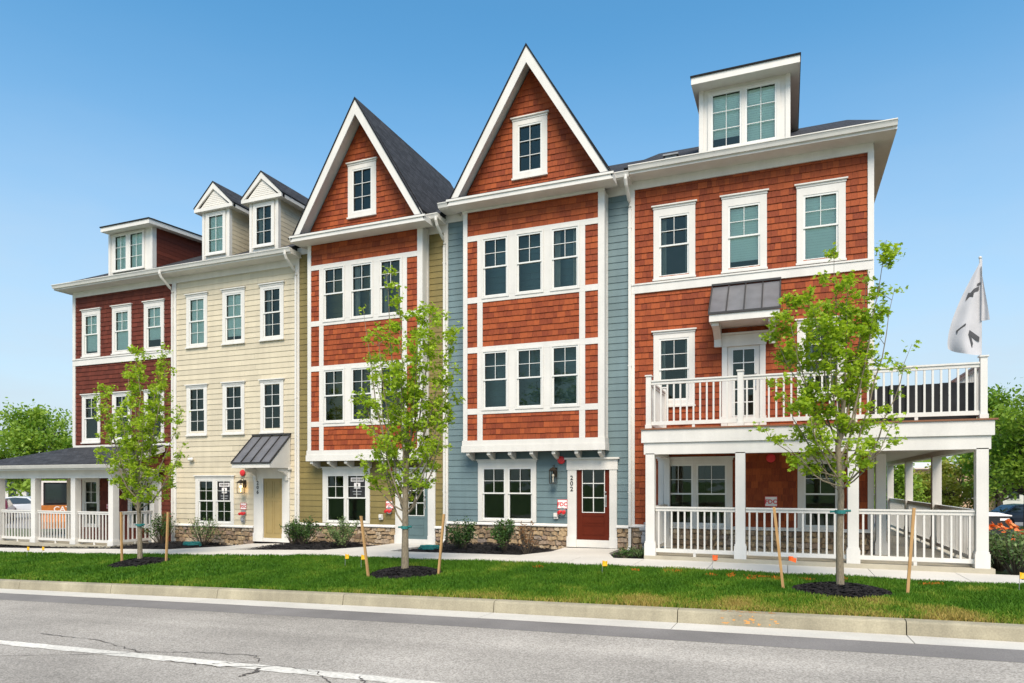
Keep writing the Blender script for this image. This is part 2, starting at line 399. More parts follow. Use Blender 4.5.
def stones(mb, x0, x1, z0, z1, y, nrm=-1):
    """irregular fieldstone veneer standing proud of a mortar bed"""
    mb.face([(x0, y - .02, z0), (x1, y - .02, z0), (x1, y - .02, z1), (x0, y - .02, z1)], 1)
    rows = max(3, round((z1 - z0) / .135)); zs = [z0 + (z1 - z0) * i / rows for i in range(rows + 1)]
    for r in range(rows):
        x = x0 - random.uniform(0, .1)
        while x < x1 - .03:
            w = random.uniform(.12, .36)
            xa, xb = max(x, x0) + .006, min(x + w, x1) - .006
            x += w
            if xb - xa < .05: continue
            j = lambda s=.03: random.uniform(-s, s)
            za, zb = zs[r] + .006, zs[r + 1] - .006
            zc = lambda v: min(max(v, z0 + .004), z1 - .004)
            cx = lambda v: min(max(v, x0 + .003), x1 - .003)
            pts = [(cx(xa + j()), zc(za + j())), (cx((xa + xb) / 2 + j()), zc(za + j(.035))), (cx(xb + j()), zc(za + j())), (cx(xb + j()), zc(zb + j())), (cx((xa + xb) / 2 + j()), zc(zb + j(.035))), (cx(xa + j()), zc(zb + j()))]
            d = random.uniform(.03, .065); t = random.random()
            c = (sum(p[0] for p in pts) / 6, sum(p[1] for p in pts) / 6)
            inner = [(c[0] + (p[0] - c[0]) * .8, c[1] + (p[1] - c[1]) * .78) for p in pts]
            mb.face([(p[0], y - d - .015 + random.uniform(-.004, .004), p[1]) for p in inner], 0, t)
            for k in range(6):
                k2 = (k + 1) % 6
                mb.face([(pts[k][0], y - .022, pts[k][1]), (pts[k2][0], y - .022, pts[k2][1]), (inner[k2][0], y - d - .015, inner[k2][1]), (inner[k][0], y - d - .015, inner[k][1])], 0, t)

# ------------------------------------------------------------------ windows (local origin: bottom left of the casing at the wall plane, -Y is out)
def bars(mb, x0, x1, z0, z1, y, cols, rows, w=.014, d=.014):
    for i in range(1, cols):
        x = x0 + (x1 - x0) * i / cols; mb.box(x - w / 2, x + w / 2, y - d, y, z0, z1)
    for j in range(1, rows):
        z = z0 + (z1 - z0) * j / rows; mb.box(x0, x1, y - d - .003, y + .003, z - w / 2, z + w / 2)
def window(root, glasses, gz, casing, style='double', head=True, upper=(2, 2), lower=None, inside='dark', y=YWALL, sill=True, seed=0, flat=False):
    """glasses: [(x0,x1)] glass spans in world x; gz: glass (z0,z1); casing: (x0,x1,z0,z1) outer trim"""
    ox, oz = casing[0], casing[2]
    cw, ch = casing[1] - casing[0], casing[3] - casing[2]
    loc = (ox - root.location.x, y - root.location.y, oz - root.location.z)
    gl = [(a - ox, b - ox) for a, b in glasses]; z0, z1 = gz[0] - oz, gz[1] - oz
    sw = .045                                   # sash stile
    mb = MB()
    holes = [(a - sw, b + sw, z0 - sw, z1 + sw) for a, b in gl]
    pr = .042 if not flat else .02
    if not flat:
        top = ch - .09 if head else ch
        sheet_holes(mb, 0, cw, 0, top, -.0, holes, 0, pr)
        if head:
            mb.box(-.015, cw + .015, -pr - .015, 0, top + .002, ch - .035); mb.box(-.05, cw + .05, -pr - .05, 0, ch - .033, ch)
        if sill:
            mb.box(-.02, cw + .02, -pr - .035, -pr + .001, 0, .045); 
    else:
        for (a, b, c, d) in holes:
            sheet_holes(mb, a - .05, b + .05, c - .05, d + .05, -.034, [(a, b, c, d)], 0, .014)
    root_w = mb.build('window', [M['white']], root, loc)
    # sash and muntins
    s = MB()
    yb = -.004
    for a, b in gl:
        if style == 'double':
            zm = (z0 + z1) / 2 + .01
            sheet_holes(s, a - sw, b + sw, zm - .02, z1 + sw, yb, [(a, b, zm + .02, z1)], 0, .028)
            sheet_holes(s, a - sw, b + sw, z0 - sw, zm + .016, yb + .018, [(a, b, z0, zm - .02)], 0, .022)
            bars(s, a, b, zm + .02, z1, yb - .006, *upper)
            if lower: bars(s, a, b, z0, zm - .02, yb + .014, *lower)
        else:
            sheet_holes(s, a - sw, b + sw, z0 - sw, z1 + sw, yb, [(a, b, z0, z1)], 0, .028)
            bars(s, a, b, z0, z1, yb - .006, *upper)
    s.build('sash', [M['sash']], root_w)
    g = MB(); r = MB(); c = MB(); nc = 0
    rd = random.Random(int(abs(ox * 131 + oz * 977)) + seed)
    for a, b in gl:
        g.face([(a - .02, .02, z0 - .02), (b + .02, .02, z0 - .02), (b + .02, .02, z1 + .02), (a - .02, .02, z1 + .02)])
        A, B, Z0, Z1, D = a - .17, b + .17, z0 - .2, z1 + (.3 if style == 'double' else .06), 1.6
        # wall returns and a dim room behind
        r.face([(A, D, Z0), (B, D, Z0), (B, D, Z1), (A, D, Z1)]); r.face([(A, .08, Z0), (B, .08, Z0), (B, D, Z0), (A, D, Z0)]); r.face([(A, .08, Z1), (A, D, Z1), (B, D, Z1), (B, .08, Z1)])
        r.face([(A, .08, Z0), (A, D, Z0), (A, D, Z1), (A, .08, Z1)]); r.face([(B, .08, Z0), (B, .08, Z1), (B, D, Z1), (B, D, Z0)])
        hs = [(a - .02, b + .02, z0 - .02, z1 + .02)]
        sheet_holes(r, A, B, Z0, Z1, .08, hs); 
        for (p, q, u2, v2) in hs:
            for w4 in ([(p, .03, u2), (p, .08, u2), (p, .08, v2), (p, .03, v2)], [(q, .03, u2), (q, .08, u2), (q, .08, v2), (q, .03, v2)], [(p, .03, v2), (q, .03, v2), (q, .08, v2), (p, .08, v2)], [(p, .03, u2), (q, .03, u2), (q, .08, u2), (p, .08, u2)]): r.face(w4)
        if inside == 'sky_sheen_blind':
            zb = z0 if rd.random() < .7 else z0 + (z1 - z0) * rd.uniform(.05, .2)
            n = 22
            for k in range(n):
                za = zb + (z1 - zb) * k / n; zt = zb + (z1 - zb) * (k + 1) / n
                c.face([(a - .01, .050, za), (b + .01, .050, za), (b + .01, .054, zt), (a - .01, .054, zt)], 0); nc += 1
        elif inside == 'curtain':
            for side in (0, 1):
                wd = (b - a) * rd.uniform(.14, .34); e0 = a - .03 if side == 0 else b + .03 - wd
                n = 14
                pts = [(e0 + wd * k / n, .14 + .035 * math.sin(k * 1.7 + rd.random())) for k in range(n + 1)]
                for k in range(n):
                    c.face([(pts[k][0], pts[k][1], z0 - .1), (pts[k + 1][0], pts[k + 1][1], z0 - .1), (pts[k + 1][0], pts[k + 1][1], z1 + .1), (pts[k][0], pts[k][1], z1 + .1)]); nc += 1
        else:
            if rd.random() < .5:     # something pale standing in the room
                px = rd.uniform(a, b - .2); c.box(px, px + rd.uniform(.1, .3), .9, 1.2, Z0, z0 + (z1 - z0) * rd.uniform(.2, .6)); nc += 1
    g.build('pane', [M['glass']], root_w)
    r.build('room', [M['room']], root_w)
    if nc: c.build({'sky_sheen_blind': 'sky_sheen_blind', 'curtain': 'curtain'}.get(inside, 'furniture'), [M['sky_sheen_blind'] if inside == 'sky_sheen_blind' else M['curtain']], root_w)
    return root_w, (holes and [(h[0] + ox, h[1] + ox, h[2] + oz, h[3] + oz) for h in holes])
def win_holes(glasses, gz, pad=.06):
    return [(a - pad, b + pad, gz[0] - pad, gz[1] + pad) for a, b in glasses]

# ------------------------------------------------------------------ houses
def rel(root, mb):
    """move collected world coordinates into the root's frame"""
    l = root.location
    mb.v = [(x - l.x, y - l.y, z - l.z) for x, y, z in mb.v]
    return mb
def part(root, name, mb, mats): return rel(root, mb).build(name, mats, root)
def house_body(root, x0, x1, z0, ztop, holes, yb=27.5):
    mb = MB(); sheet_holes(mb, x0, x1, z0, ztop, YWALL, holes)
    mb.face([(x0, yb, z0), (x0, YWALL, z0), (x0, YWALL, ztop), (x0, yb, ztop)]); mb.face([(x1, YWALL, z0), (x1, yb, z0), (x1, yb, ztop), (x1, YWALL, ztop)])
    mb.face([(x1, yb, z0), (x0, yb, z0), (x0, yb, ztop), (x1, yb, ztop)])
    part(root, 'wall_sheathing', mb, [M['gap']])
def slope_quad(mb, a, b, c, d, m=0):
    """roof plane a-b along the eave, c-d along the ridge; uv in metres"""
    a, b, c, d = map(Vector, (a, b, c, d)); ux = (b - a).normalized(); uy = (d - a) - ux * (d - a).dot(ux); uy.normalize()
    uv = [((p - a).dot(ux), (p - a).dot(uy)) for p in (a, b, c, d)]
    mb.face([a, b, c, d], m, .5, uv)
def slope_tri(mb, a, b, c, m=0):
    a, b, c = map(Vector, (a, b, c)); ux = (b - a).normalized(); uy = (c - a) - ux * (c - a).dot(ux); uy.normalize()
    mb.face([a, b, c], m, .5, [((p - a).dot(ux), (p - a).dot(uy)) for p in (a, b, c)])
def main_roof(root, x0, x1, ze, hipL=0, hipR=0, rise=2.7, ye=17.3, yr=22.5):
    mb = MB(); xa, xb = x0 + hipL, x1 - hipR; zr = ze + rise; yb = 2 * yr - ye
    slope_quad(mb, (x0, ye, ze), (x1, ye, ze), (xb, yr, zr), (xa, yr, zr))
    slope_quad(mb, (x1, yb, ze), (x0, yb, ze), (xa, yr, zr), (xb, yr, zr))
    slope_tri(mb, (x0, yb, ze), (x0, ye, ze), (xa, yr, zr)); slope_tri(mb, (x1, ye, ze), (x1, yb, ze), (xb, yr, zr))
    mb.face([(x0, ye, ze - .02), (x0, yb, ze - .02), (x1, yb, ze - .02), (x1, ye, ze - .02)])
    mb.face([(x0, ye, ze - .02), (x1, ye, ze - .02), (x1, ye, ze), (x0, ye, ze)])
    r = part(root, 'roof', mb, [M['roof']])
    return r
def eave(root, x0, x1, ze, wall_top, sideL=False, sideR=False, ye=17.3, wx0=None, wx1=None):
    """gutter, fascia, soffit and frieze"""
    f = MB()
    f.box(x0, x1, ye - .02, ye + .03, wall_top + .17, ze - .002)          # fascia
    f.box(x0, x1, ye + .03, YWALL, wall_top + .17, wall_top + .195)         # soffit
    f.box(wx0 if wx0 is not None else x0, wx1 if wx1 is not None else x1, YWALL - .045, YWALL, wall_top - .04, wall_top + .169)   # frieze board
    if sideR:
        f.box(x1 - .05, x1, ye + .032, 27.9, wall_top + .168, ze - .004); f.box(wx1 + .02, x1 - .052, YWALL + .002, 27.9, wall_top + .168, wall_top + .19)
    if sideL:
        f.box(x0, x0 + .05, ye + .032, 27.9, wall_top + .168, ze - .004); f.box(x0 + .052, wx0 - .02, YWALL + .002, 27.9, wall_top + .168, wall_top + .19)
    for xe in (x0, x1 - .015): f.box(xe, xe + .015, ye + .031, YWALL - .046, wall_top + .196, ze - .024)
    part(root, 'eave', f, [M['white']])
    g = MB()                                                            # ogee gutter
    prof = [(ye - .022, ze - .005), (ye - .022, ze - .13), (ye - .075, ze - .13), (ye - .095, ze - .07), (ye - .115, ze - .03), (ye - .13, ze - .022), (ye - .13, ze), (ye - .118, ze)]
    g.prism([(x0, a, b) for a, b in prof], (x1 - x0, 0, 0))
    part(root, 'gutter', g, [M['white']])
def downspout(root, x, ztop, zbot, yout=.07):
    mb = MB(); y = YWALL - yout
    mb.box(x - .035, x + .035, y - .03, y + .03, zbot + .12, ztop - .68)
    mb.tube([(x, 17.2, ztop - .02), (x, 17.2, ztop - .12), (x, 17.27, ztop - .24), (x, y - .1, ztop - .50), (x, y, ztop - .62), (x, y, ztop - .7)], .045, 8)
    mb.prism([(x - .035, y - .03, zbot + .12), (x + .035, y - .03, zbot + .12), (x + .035, y + .03, zbot + .12), (x - .035, y + .03, zbot + .12)], (.0, -.18, -.1))
    for z in (zbot + 1.5, (zbot + ztop) / 2, ztop - 1.2): mb.box(x - .045, x + .045, y - .033, y + .033, z, z + .03)
    part(root, 'downspout', mb, [M['white']])
def corner_board(root, x0, x1, z0, z1, pr=.05):
    mb = MB(); mb.box(x0, x1, YWALL - pr, YWALL, z0, z1); part(root, 'corner_board', mb, [M['white']])
def stone_base(root, spans, z0, z1, y=YWALL):
    mb = MB()
    for a, b in spans: stones(mb, a, b, z0, z1, y)
    part(root, 'stone_base', mb, [M['stone'], M['mortar']])
    l = MB()
    for a, b in spans:
        l.prism([(a, y, z1), (a, y - .10, z1), (a, y - .10, z1 + .03), (a, y - .05, z1 + .075), (a, y, z1 + .075)][::-1], (b - a, 0, 0))
    part(root, 'stone_ledge', l, [M['white']])
def door(root, x0, x1, z0, z1, casing, gl, cols, rows, mtl, panels, handle=True, threshold=True, sash=None):
    """door leaf with glass lights, a white surround (pilasters and head) and a handle"""
    cx0, cx1, cz0, cz1 = casing
    s = MB(); Y = YWALL
    s.box(cx0, x0 - .03, Y - .06, Y, cz0, cz1 - .33); s.box(x1 + .03, cx1, Y - .06, Y, cz0, cz1 - .33)
    s.box(cx0 - .02, x0 - .028, Y - .08, Y - .061, cz0, cz0 + .28); s.box(x1 + .028, cx1 + .02, Y - .08, Y - .061, cz0, cz0 + .28)
    s.box(cx0 - .02, cx1 + .02, Y - .075, Y, cz1 - .328, cz1 - .05); s.box(cx0 - .07, cx1 + .07, Y - .13, Y, cz1 - .048, cz1)
    s.box(x0 - .028, x1 + .028, Y - .05, Y, z1 + .002, cz1 - .33)
    s.box(x0 - .028, x1 + .028, Y - .055, Y, cz0, z0 - .01)
    part(root, 'door_surround', s, [M['white']])
    d = MB(); yf = Y - .02
    hs = [(gl[0], gl[1], gl[2], gl[3])] if gl else []
    sheet_holes(d, x0 - .024, x1 + .024, z0 - .008, z1, yf + .02, hs, 0, .02)
    for (a, b, c, e) in panels:          # raised stiles around sunk panels
        for q in ((a, b, c, c + .012), (a, b, e - .012, e), (a, a + .012, c, e), (b - .012, b, c, e)):
            d.box(q[0], q[1], yf - .008, yf - .0005, q[2], q[3])
    dr = part(root, 'door', d, [mtl])
    if gl:
        g = MB(); g.face([(gl[0], Y + .01, gl[2]), (gl[1], Y + .01, gl[2]), (gl[1], Y + .01, gl[3]), (gl[0], Y + .01, gl[3])]); rel(root, g).build('pane', [M['glass']], dr)
        b_ = MB(); bars(b_, gl[0], gl[1], gl[2], gl[3], yf + .014, cols, rows, .022, .02); 
        for (a, b, c, e) in ((gl[0] - .02, gl[0], gl[2] - .02, gl[3] + .02), (gl[1], gl[1] + .02, gl[2] - .02, gl[3] + .02), (gl[0], gl[1], gl[2] - .02, gl[2]), (gl[0], gl[1], gl[3], gl[3] + .02)): b_.box(a, b, yf - .01, yf - .001, c, e)
        rel(root, b_).build('muntin', [sash or M['sash']], dr)
        r = MB(); r.box(x0, x1, Y + .3, Y + 1.6, z0, z1 + .1); r.f = r.f[2:]; r.m = r.m[2:]; r.t = r.t[2:]; r.uv = r.uv[2:]
        rr = MB(); rr.face([(x0 - .3, Y + 1.4, z0), (x1 + .3, Y + 1.4, z0), (x1 + .3, Y + 1.4, z1 + .2), (x0 - .3, Y + 1.4, z1 + .2)])
        for xx in (x0 - .3, x1 + .3): rr.face([(xx, Y + .03, z0), (xx, Y + 1.4, z0), (xx, Y + 1.4, z1 + .2), (xx, Y + .03, z1 + .2)])
        rr.face([(x0 - .3, Y + .03, z0), (x1 + .3, Y + .03, z0), (x1 + .3, Y + 1.4, z0), (x0 - .3, Y + 1.4, z0)]); rr.face([(x0 - .3, Y + .03, z1 + .2), (x1 + .3, Y + .03, z1 + .2), (x1 + .3, Y + 1.4, z1 + .2), (x0 - .3, Y + 1.4, z1 + .2)])
        rel(root, rr).build('room', [M['room']], dr)
    if handle:
        h = MB(); hx = x1 - .075
        h.box(hx - .025, hx + .025, yf - .016, yf - .001, z0 + .88, z0 + 1.2); h.tube([(hx, yf - .014, z0 + .92), (hx, yf - .06, z0 + .96), (hx, yf - .06, z0 + 1.12), (hx, yf - .014, z0 + 1.15)], .012, 8); h.ball((hx, yf - .03, z0 + 1.27), .03)
        rel(root, h).build('handle', [M['chrome']], dr)
def standing_seam_canopy(root, x0, x1, ztop, zfront, depth, sides=True, fascia=.14, seams=5, brackets=None):
    Y = YWALL; yf = Y - depth
    m = MB()
    m.prism([(x0, Y - .03, ztop), (x0, yf, zfront), (x0, yf, zfront - .03), (x0, Y - .03, ztop - .03)], (x1 - x0, 0, 0), 0)
    for k in range(seams):
        x = x0 + (x1 - x0) * k / (seams - 1)
        m.prism([(x - .014, Y - .03, ztop + .002), (x - .014, yf - .012, zfront + .002), (x - .014, yf - .012, zfront + .045), (x - .014, Y - .03, ztop + .045)], (.028, 0, 0), 1)
    m.box(x0 - .014, x1 + .014, yf - .03, yf - .013, zfront - .032, zfront + .02, 1)
    m.box(x0 - .014, x1 + .014, Y - .08, Y - .001, ztop + .02, ztop + .07, 1)
    part(root, 'canopy_roof', m, [M['metal'], M['seam']])
    w = MB()
    w.box(x0 + .01, x1 - .01, yf, yf + .03, zfront - .03 - fascia, zfront - .035)
    w.box(x0 + .01, x0 + .04, yf + .03, Y - .002, zfront - .03 - fascia, zfront - .035); w.box(x1 - .04, x1 - .01, yf + .03, Y - .002, zfront - .03 - fascia, zfront - .035)
    w.box(x0 + .04, x1 - .04, yf + .03, Y - .002, zfront - .025 - fascia, zfront - fascia, 0)
    if sides:
        for x in (x0 + .01, x1 - .04):
            w.prism([(x, Y - .03, ztop - .06), (x, yf + .04, zfront - .034), (x, Y - .03, zfront - .034)], (.03, 0, 0))
    part(root, 'canopy_soffit', w, [M['white']])
    if brackets:
        for (a, b, z0, z1, dd) in brackets:
            k = MB(); k.prism([(a, Y - .002, z0), (a, Y - .12, z0), (a, Y - .14, z0 + (z1 - z0) * .4), (a, Y - dd * .6, z1 - .12), (a, Y - dd, z1 - .08), (a, Y - dd, z1), (a, Y - .002, z1)], (b - a, 0, 0))
            part(root, 'bracket', k, [M['white']])
def gable_dormer(root, x0, x1, z0, zt, peak, xg, zg, mtl, inside):
    """small dormer with a pedimented front, lap sides and a pitched shingle roof"""
    Y = YWALL; xm = (x0 + x1) / 2; yback = 17.3 + (zt - 9.15) / .519
    b = MB(); sheet_holes(b, x0, x1, z0, zt, Y, win_holes([xg], zg, .045)); 
    for x in (x0 + .001, x1 - .001): b.face([(x, Y, z0 - .1), (x, yback, zt), (x, Y, zt)])
    b.box(x0 - .01, x0 + .09, Y - .03, Y + .1, z0, zt); b.box(x1 - .09, x1 + .01, Y - .03, Y + .1, z0, zt)
    d = part(root, 'dormer', b, [M['white']])
    # trim the boards to the triangle above the main roof
    for x, nn in ((x0, (-1, 0, 0)), (x1, (1, 0, 0))):
        s2 = MB(); siding(s2, (x, Y, 0), (0, 1, 0), nn, .10, 9, z0 - .05, zt, (), 'lap', .15, lambda z: (.10, max(.12, 17.3 + (z - 9.15) / .519 - Y)), pr=.011)
        rel(root, s2).build('side_wall', [mtl], d)
    yf = Y - .15; ov = .26; run = (x1 - x0) / 2 + ov; ze = zt + .12; sl = (peak - ze) / run
    r = MB(); yr = 22.6
    for sgn in (-1, 1):
        e = (xm + sgn * run, ze); 
        q = [(e[0], yf - .02, e[1]), (e[0], yr, e[1]), (xm, yr, peak), (xm, yf - .02, peak)]
        slope_quad(r, *(q if sgn > 0 else [q[1], q[0], q[3], q[2]]))
        q2 = [(a, b_, c - .035) for a, b_, c in q]; r.face(q2 if sgn < 0 else q2[::-1]); r.face([q[0], q[3], q2[3], q2[0]]); r.face([q[0], q2[0], q2[1], q[1]])
    rel(root, r).build('dormer_roof', [M['roof']], d)
    w = MB()
    for sgn in (-1, 1):
        a = (xm + sgn * run * .99, yf, ze - .037); p = (xm, yf, peak - .04)
        w.prism([a, p, (xm, yf, peak - .26), (xm + sgn * (run - .14), yf, ze - .037)], (0, .05, 0))
        xe = xm + sgn * run * .985
        w.box(min(xe, xe - sgn * .03), max(xe, xe - sgn * .03), yf + .05, yback + .3, ze - .16, ze - .04)
        xw = x0 if sgn < 0 else x1
        w.box(min(xe - sgn * .03, xw + sgn * .005), max(xe - sgn * .03, xw + sgn * .005), yf + .05, yback, ze - .15, ze - .13)
    w.box(xm - run * .985, xm + run * .985, yf - .005, Y - .002, ze - .155, ze - .045)          # pediment bed
    rel(root, w).build('pediment', [M['white']], d)
    v = MB(); v.face([(xm - run + .22, yf + .06, ze - .04), (xm + run - .22, yf + .06, ze - .04), (xm, yf + .06, peak - .26)])
    k = 0
    zz = ze + .02
    while zz < peak - .36:
        hw = (peak - .30 - zz) / sl * .95; v.box(xm - hw, xm + hw, yf + .05, yf + .058, zz, zz + .05); zz += .062
    rel(root, v).build('vent', [M['soffit']], d)
    window(root, [xg], zg, (xg[0] - .13, xg[1] + .13, zg[0] - .12, zg[1] + .13), 'fixed', head=False, upper=(2, 3), inside=inside)

def shed_dormer(root, x0, x1, z0, zt, glasses, gz, mtl, inside, roofx, zr0, zr1, ze_main, rise, yf):
    Y = YWALL; b = MB()
    sheet_holes(b, x0, x1, z0, zt, Y, win_holes(glasses, gz, .045)); zb = zt + .3
    yback = 17.3 + (zt - ze_main) / .519
    for x in (x0 + .001, x1 - .001): b.face([(x, Y, z0 - .3), (x, yback + .3, zb), (x, Y, zb)])
    b.box(x0 - .01, x0 + .1, Y - .03, Y + .14, z0, zt); b.box(x1 - .1, x1 + .01, Y - .03, Y + .14, z0, zt)
    d = part(root, 'dormer', b, [M['white']])
    for x, nn in ((x0, (-1, 0, 0)), (x1, (1, 0, 0))):
        s = MB(); siding(s, (x, Y, 0), (0, 1, 0), nn, .14, 9, z0 - .1, zt + .25, (), 'lap', .15, lambda z: (.14, max(.16, 17.3 + (z - ze_main) / .519 - Y)), pr=.011)
        rel(root, s).build('side_wall', [mtl], d)
    r = MB(); w = MB(); yb = 22.3; (rx0, rx1) = roofx
    def slab(mb, x0, x1, dz0, dz1, y0, m=0):
        zf0, zb0 = zr0 + dz0, zr0 + dz0 + rise * (yb - yf); zf1, zb1 = zr0 + dz1, zr0 + dz1 + rise * (yb - yf)
        off = rise * (y0 - yf)
        mb.prism([(x0, y0, zf0 + off), (x0, yb, zb0), (x0, yb, zb1), (x0, y0, zf1 + off)], (x1 - x0, 0, 0), m)
    th = zr1 - zr0
    slab(w, rx0, rx1, 0, th - .03, yf)
    slab(r, rx0 - .02, rx1 + .02, th - .028, th + .01, yf - .03)
    rel(root, w).build('dormer_fascia', [M['white']], d)
    rel(root, r).build('dormer_roof', [M['roof']], d)
    return d

def bay(root, dx, dz, gdz, inside, zmain):
    """three-storey projecting bay: white grid of boards, shake panels, two rows of triple windows, bracketed base, steep gable"""
    X = lambda v: v + dx
    Z = lambda v: v + dz
    Y = YBAY; x0, x1 = X(-8.50), X(-4.43)
    gls = [(X(-7.83), X(-7.20)), (X(-6.82), X(-6.19)), (X(-5.81), X(-5.18))]
    rows = [(Z(6.99), Z(8.50)), (Z(3.87), Z(5.36))]
    holes = [h for g in rows for h in win_holes(gls, g, .05)]
    zt = Z(9.40)
    body = MB(); sheet_holes(body, x0, x1, Z(2.62), zt, Y, holes)
    for x in (x0, x1): body.face([(x, Y, Z(2.62)), (x, YWALL, Z(2.62)), (x, YWALL, zt), (x, Y, zt)])
    body.face([(x0, Y, Z(2.62)), (x1, Y, Z(2.62)), (x1, YWALL, Z(2.62)), (x0, YWALL, Z(2.62))])
    b = part(root, 'bay', body, [M['white']])
    s = MB()
    o = (0, Y, 0); U = (1, 0, 0); N = (0, -1, 0)
    c0, c1, v0, v1 = X(-8.37), X(-4.59), X(-8.06), X(-4.94)
    siding(s, o, U, N, c0, c1, Z(8.69), zt, (), 'shake', .158)
    for (a, e) in ((c0, v0), (v1, c1)):
        for (za, zb) in ((6.96, 8.54), (5.56, 6.80), (3.84, 5.40), (2.95, 3.68)): siding(s, o, U, N, a, e, Z(za), Z(zb), (), 'shake', .158)
    for (za, zb) in ((5.56, 6.80), (2.95, 3.68)): siding(s, o, U, N, X(-7.90), X(-5.10), Z(za), Z(zb), (), 'shake', .158)
    pan = [(c0, c1, Z(8.69), zt - .05)] + [(a, e, Z(za), Z(zb)) for (a, e) in ((c0, v0), (v1, c1)) for (za, zb) in ((6.96, 8.54), (5.56, 6.80), (3.84, 5.40), (2.95, 3.68))] + [(X(-7.90), X(-5.10), Z(za), Z(zb)) for (za, zb) in ((5.56, 6.80), (2.95, 3.68))]
    for (a, e, za, zb) in pan: s.face([(a, Y - .0015, za), (e, Y - .0015, za), (e, Y - .0015, zb), (a, Y - .0015, zb)], 1)  # dark sheet added behind the shakes, its colour shades the slits
    rel(root, s).build('shingle_panel', [M['red'], M['gap']], b)
    t = MB(); p = .03
    def bd(a, e, za, zb, pp=p): t.box(X(a), X(e), Y - pp, Y, Z(za), Z(zb))
    bd(-8.50, -8.37, 2.95, 9.40, .034); bd(-4.59, -4.43, 2.95, 9.40, .034)
    for za, zb in ((8.54, 8.69), (6.80, 6.96), (5.40, 5.56), (3.68, 3.84)): bd(-8.368, -4.592, za, zb)
    for za, zb in ((5.562, 6.798), (2.952, 3.678)):
        bd(-8.06, -7.90, za, zb); bd(-5.10, -4.94, za, zb)
    for za, zb, g in ((6.962, 8.538, rows[0]), (3.842, 5.398, rows[1])):
        sheet_holes(t, v0, v1, Z(za), Z(zb), Y, win_holes(gls, g, .045), 0, p)
    t.box(x0 - .04, x1 + .04, Y - .07, YWALL - .03, Z(2.62), Z(2.80)); t.box(x0 - .025, x1 + .025, Y - .05, YWALL - .03, Z(2.802), Z(2.948))
    t.box(x1, x1 + .012, Y - .03, Y + .1, Z(2.95), Z(9.4)); t.box(x1, x1 + .012, YWALL - .13, YWALL - .03, Z(2.95), Z(9.4))
    rel(root, t).build('trim_board', [M['white']], b)
    nb = 7
    for k in range(nb):
        xx = X(-8.36) + (X(-4.55) - X(-8.36)) * k / (nb - 1)
        q = MB(); q.prism([(xx - .05, YWALL - .03, Z(2.40)), (xx - .05, YWALL - .16, Z(2.44)), (xx - .05, Y - .02, Z(2.54)), (xx - .05, Y - .02, Z(2.618)), (xx - .05, YWALL - .03, Z(2.618))], (.1, 0, 0))
        part(root, 'bracket', q, [M['white']])
    for g in rows:
        for gl in gls:
            window(root, [gl], g, (gl[0] - .1, gl[1] + .1, g[0] - .1, g[1] + .1), 'double', head=False, inside=inside(gl, g), y=Y, flat=True)
    # gable
    G = lambda v: v + gdz
    px = X(-6.42); yo = 16.9; hw = 2.34; zb = G(9.58); pk = G(13.40); sl = (pk - zb) / hw
    gx = lambda z, ins=0: ((pk - ins - z) / sl)
    wt = pk - .30
    gg = [(px - .305 - .0 + .0, 0)]
    gl = (px - .36 - .0, px + .25); cxm = X(-6.49); gl = (cxm - .305, cxm + .305); gz = (G(10.26), G(11.47))
    gs = MB()
    siding(gs, o, U, N, 0, 0, G(9.62), wt, win_holes([gl], gz, .06), 'shake', .158, lambda z: (px - (wt - z) / sl, px + (wt - z) / sl))
    gw = part(root, 'gable_wall', gs, [M['red']])
    bk = MB(); hole = win_holes([gl], gz, .05)[0]
    f = lambda z: (wt + .05 - z) / sl
    zs = [G(9.5), hole[2], hole[3], wt + .05]
    for za, ze2 in zip(zs[:-1], zs[1:]):
        if abs(za - hole[2]) < 1e-6:
            bk.face([(px - f(za), Y + .002, za), (hole[0], Y + .002, za), (hole[0], Y + .002, ze2), (px - f(ze2), Y + .002, ze2)]); bk.face([(hole[1], Y + .002, za), (px + f(za), Y + .002, za), (px + f(ze2), Y + .002, ze2), (hole[1], Y + .002, ze2)])
        else: bk.face([(px - f(za), Y + .002, za), (px + f(za), Y + .002, za), (px + f(ze2), Y + .002, ze2), (px - f(ze2), Y + .002, ze2)])
    rel(root, bk).build('sheathing', [M['gap']], gw)
    window(root, [gl], gz, (cxm - .5, cxm + .5, G(10.04), G(11.74)), 'fixed', upper=(2, 3), inside='dark', y=Y)
    roof = MB(); rk = MB(); yb = 23.0
    for sgn in (-1, 1):
        e = (px + sgn * (hw - .01), yo, zb - .05)
        xm_ = px + sgn * (pk - zmain) / sl
        q = [(xm_, yo + .12, zmain), (xm_, yb, zmain), (px, yb, pk), (px, yo + .12, pk)]
        qf = [(e[0], yo - .02, e[2]), (e[0], yo + .12, e[2]), (px, yo + .12, pk), (px, yo - .02, pk)]
        for qq in (q, qf):
            slope_quad(roof, *(qq if sgn > 0 else [qq[1], qq[0], qq[3], qq[2]]))
            q2 = [(a, b_, c - .07) for a, b_, c in qq]; roof.face(q2); roof.face([qq[0], qq[3], q2[3], q2[0]]); roof.face([qq[0], q2[0], q2[1], qq[1]]); roof.face([qq[1], q2[1], q2[2], qq[2]])
        d1, d2 = .075, .50                                              # vertical depth of the rake board
        rk.prism([(px + sgn * (hw + .0), yo, zb - .06 - .0), (px, yo, pk - d1), (px, yo, pk - d2), (px + sgn * (hw - (d2 - d1) / sl), yo, zb - .06)], (0, .035, 0))
        a = (px + sgn * hw, zb - .12); 
        rk.face([(px + sgn * (hw - .02), yo + .03, zb - .14), (px + sgn * (hw - .02), Y + .3, zb - .14), (px, Y + .3, pk - .17), (px, yo + .03, pk - .17)])
        for k in range(1, 5): pass
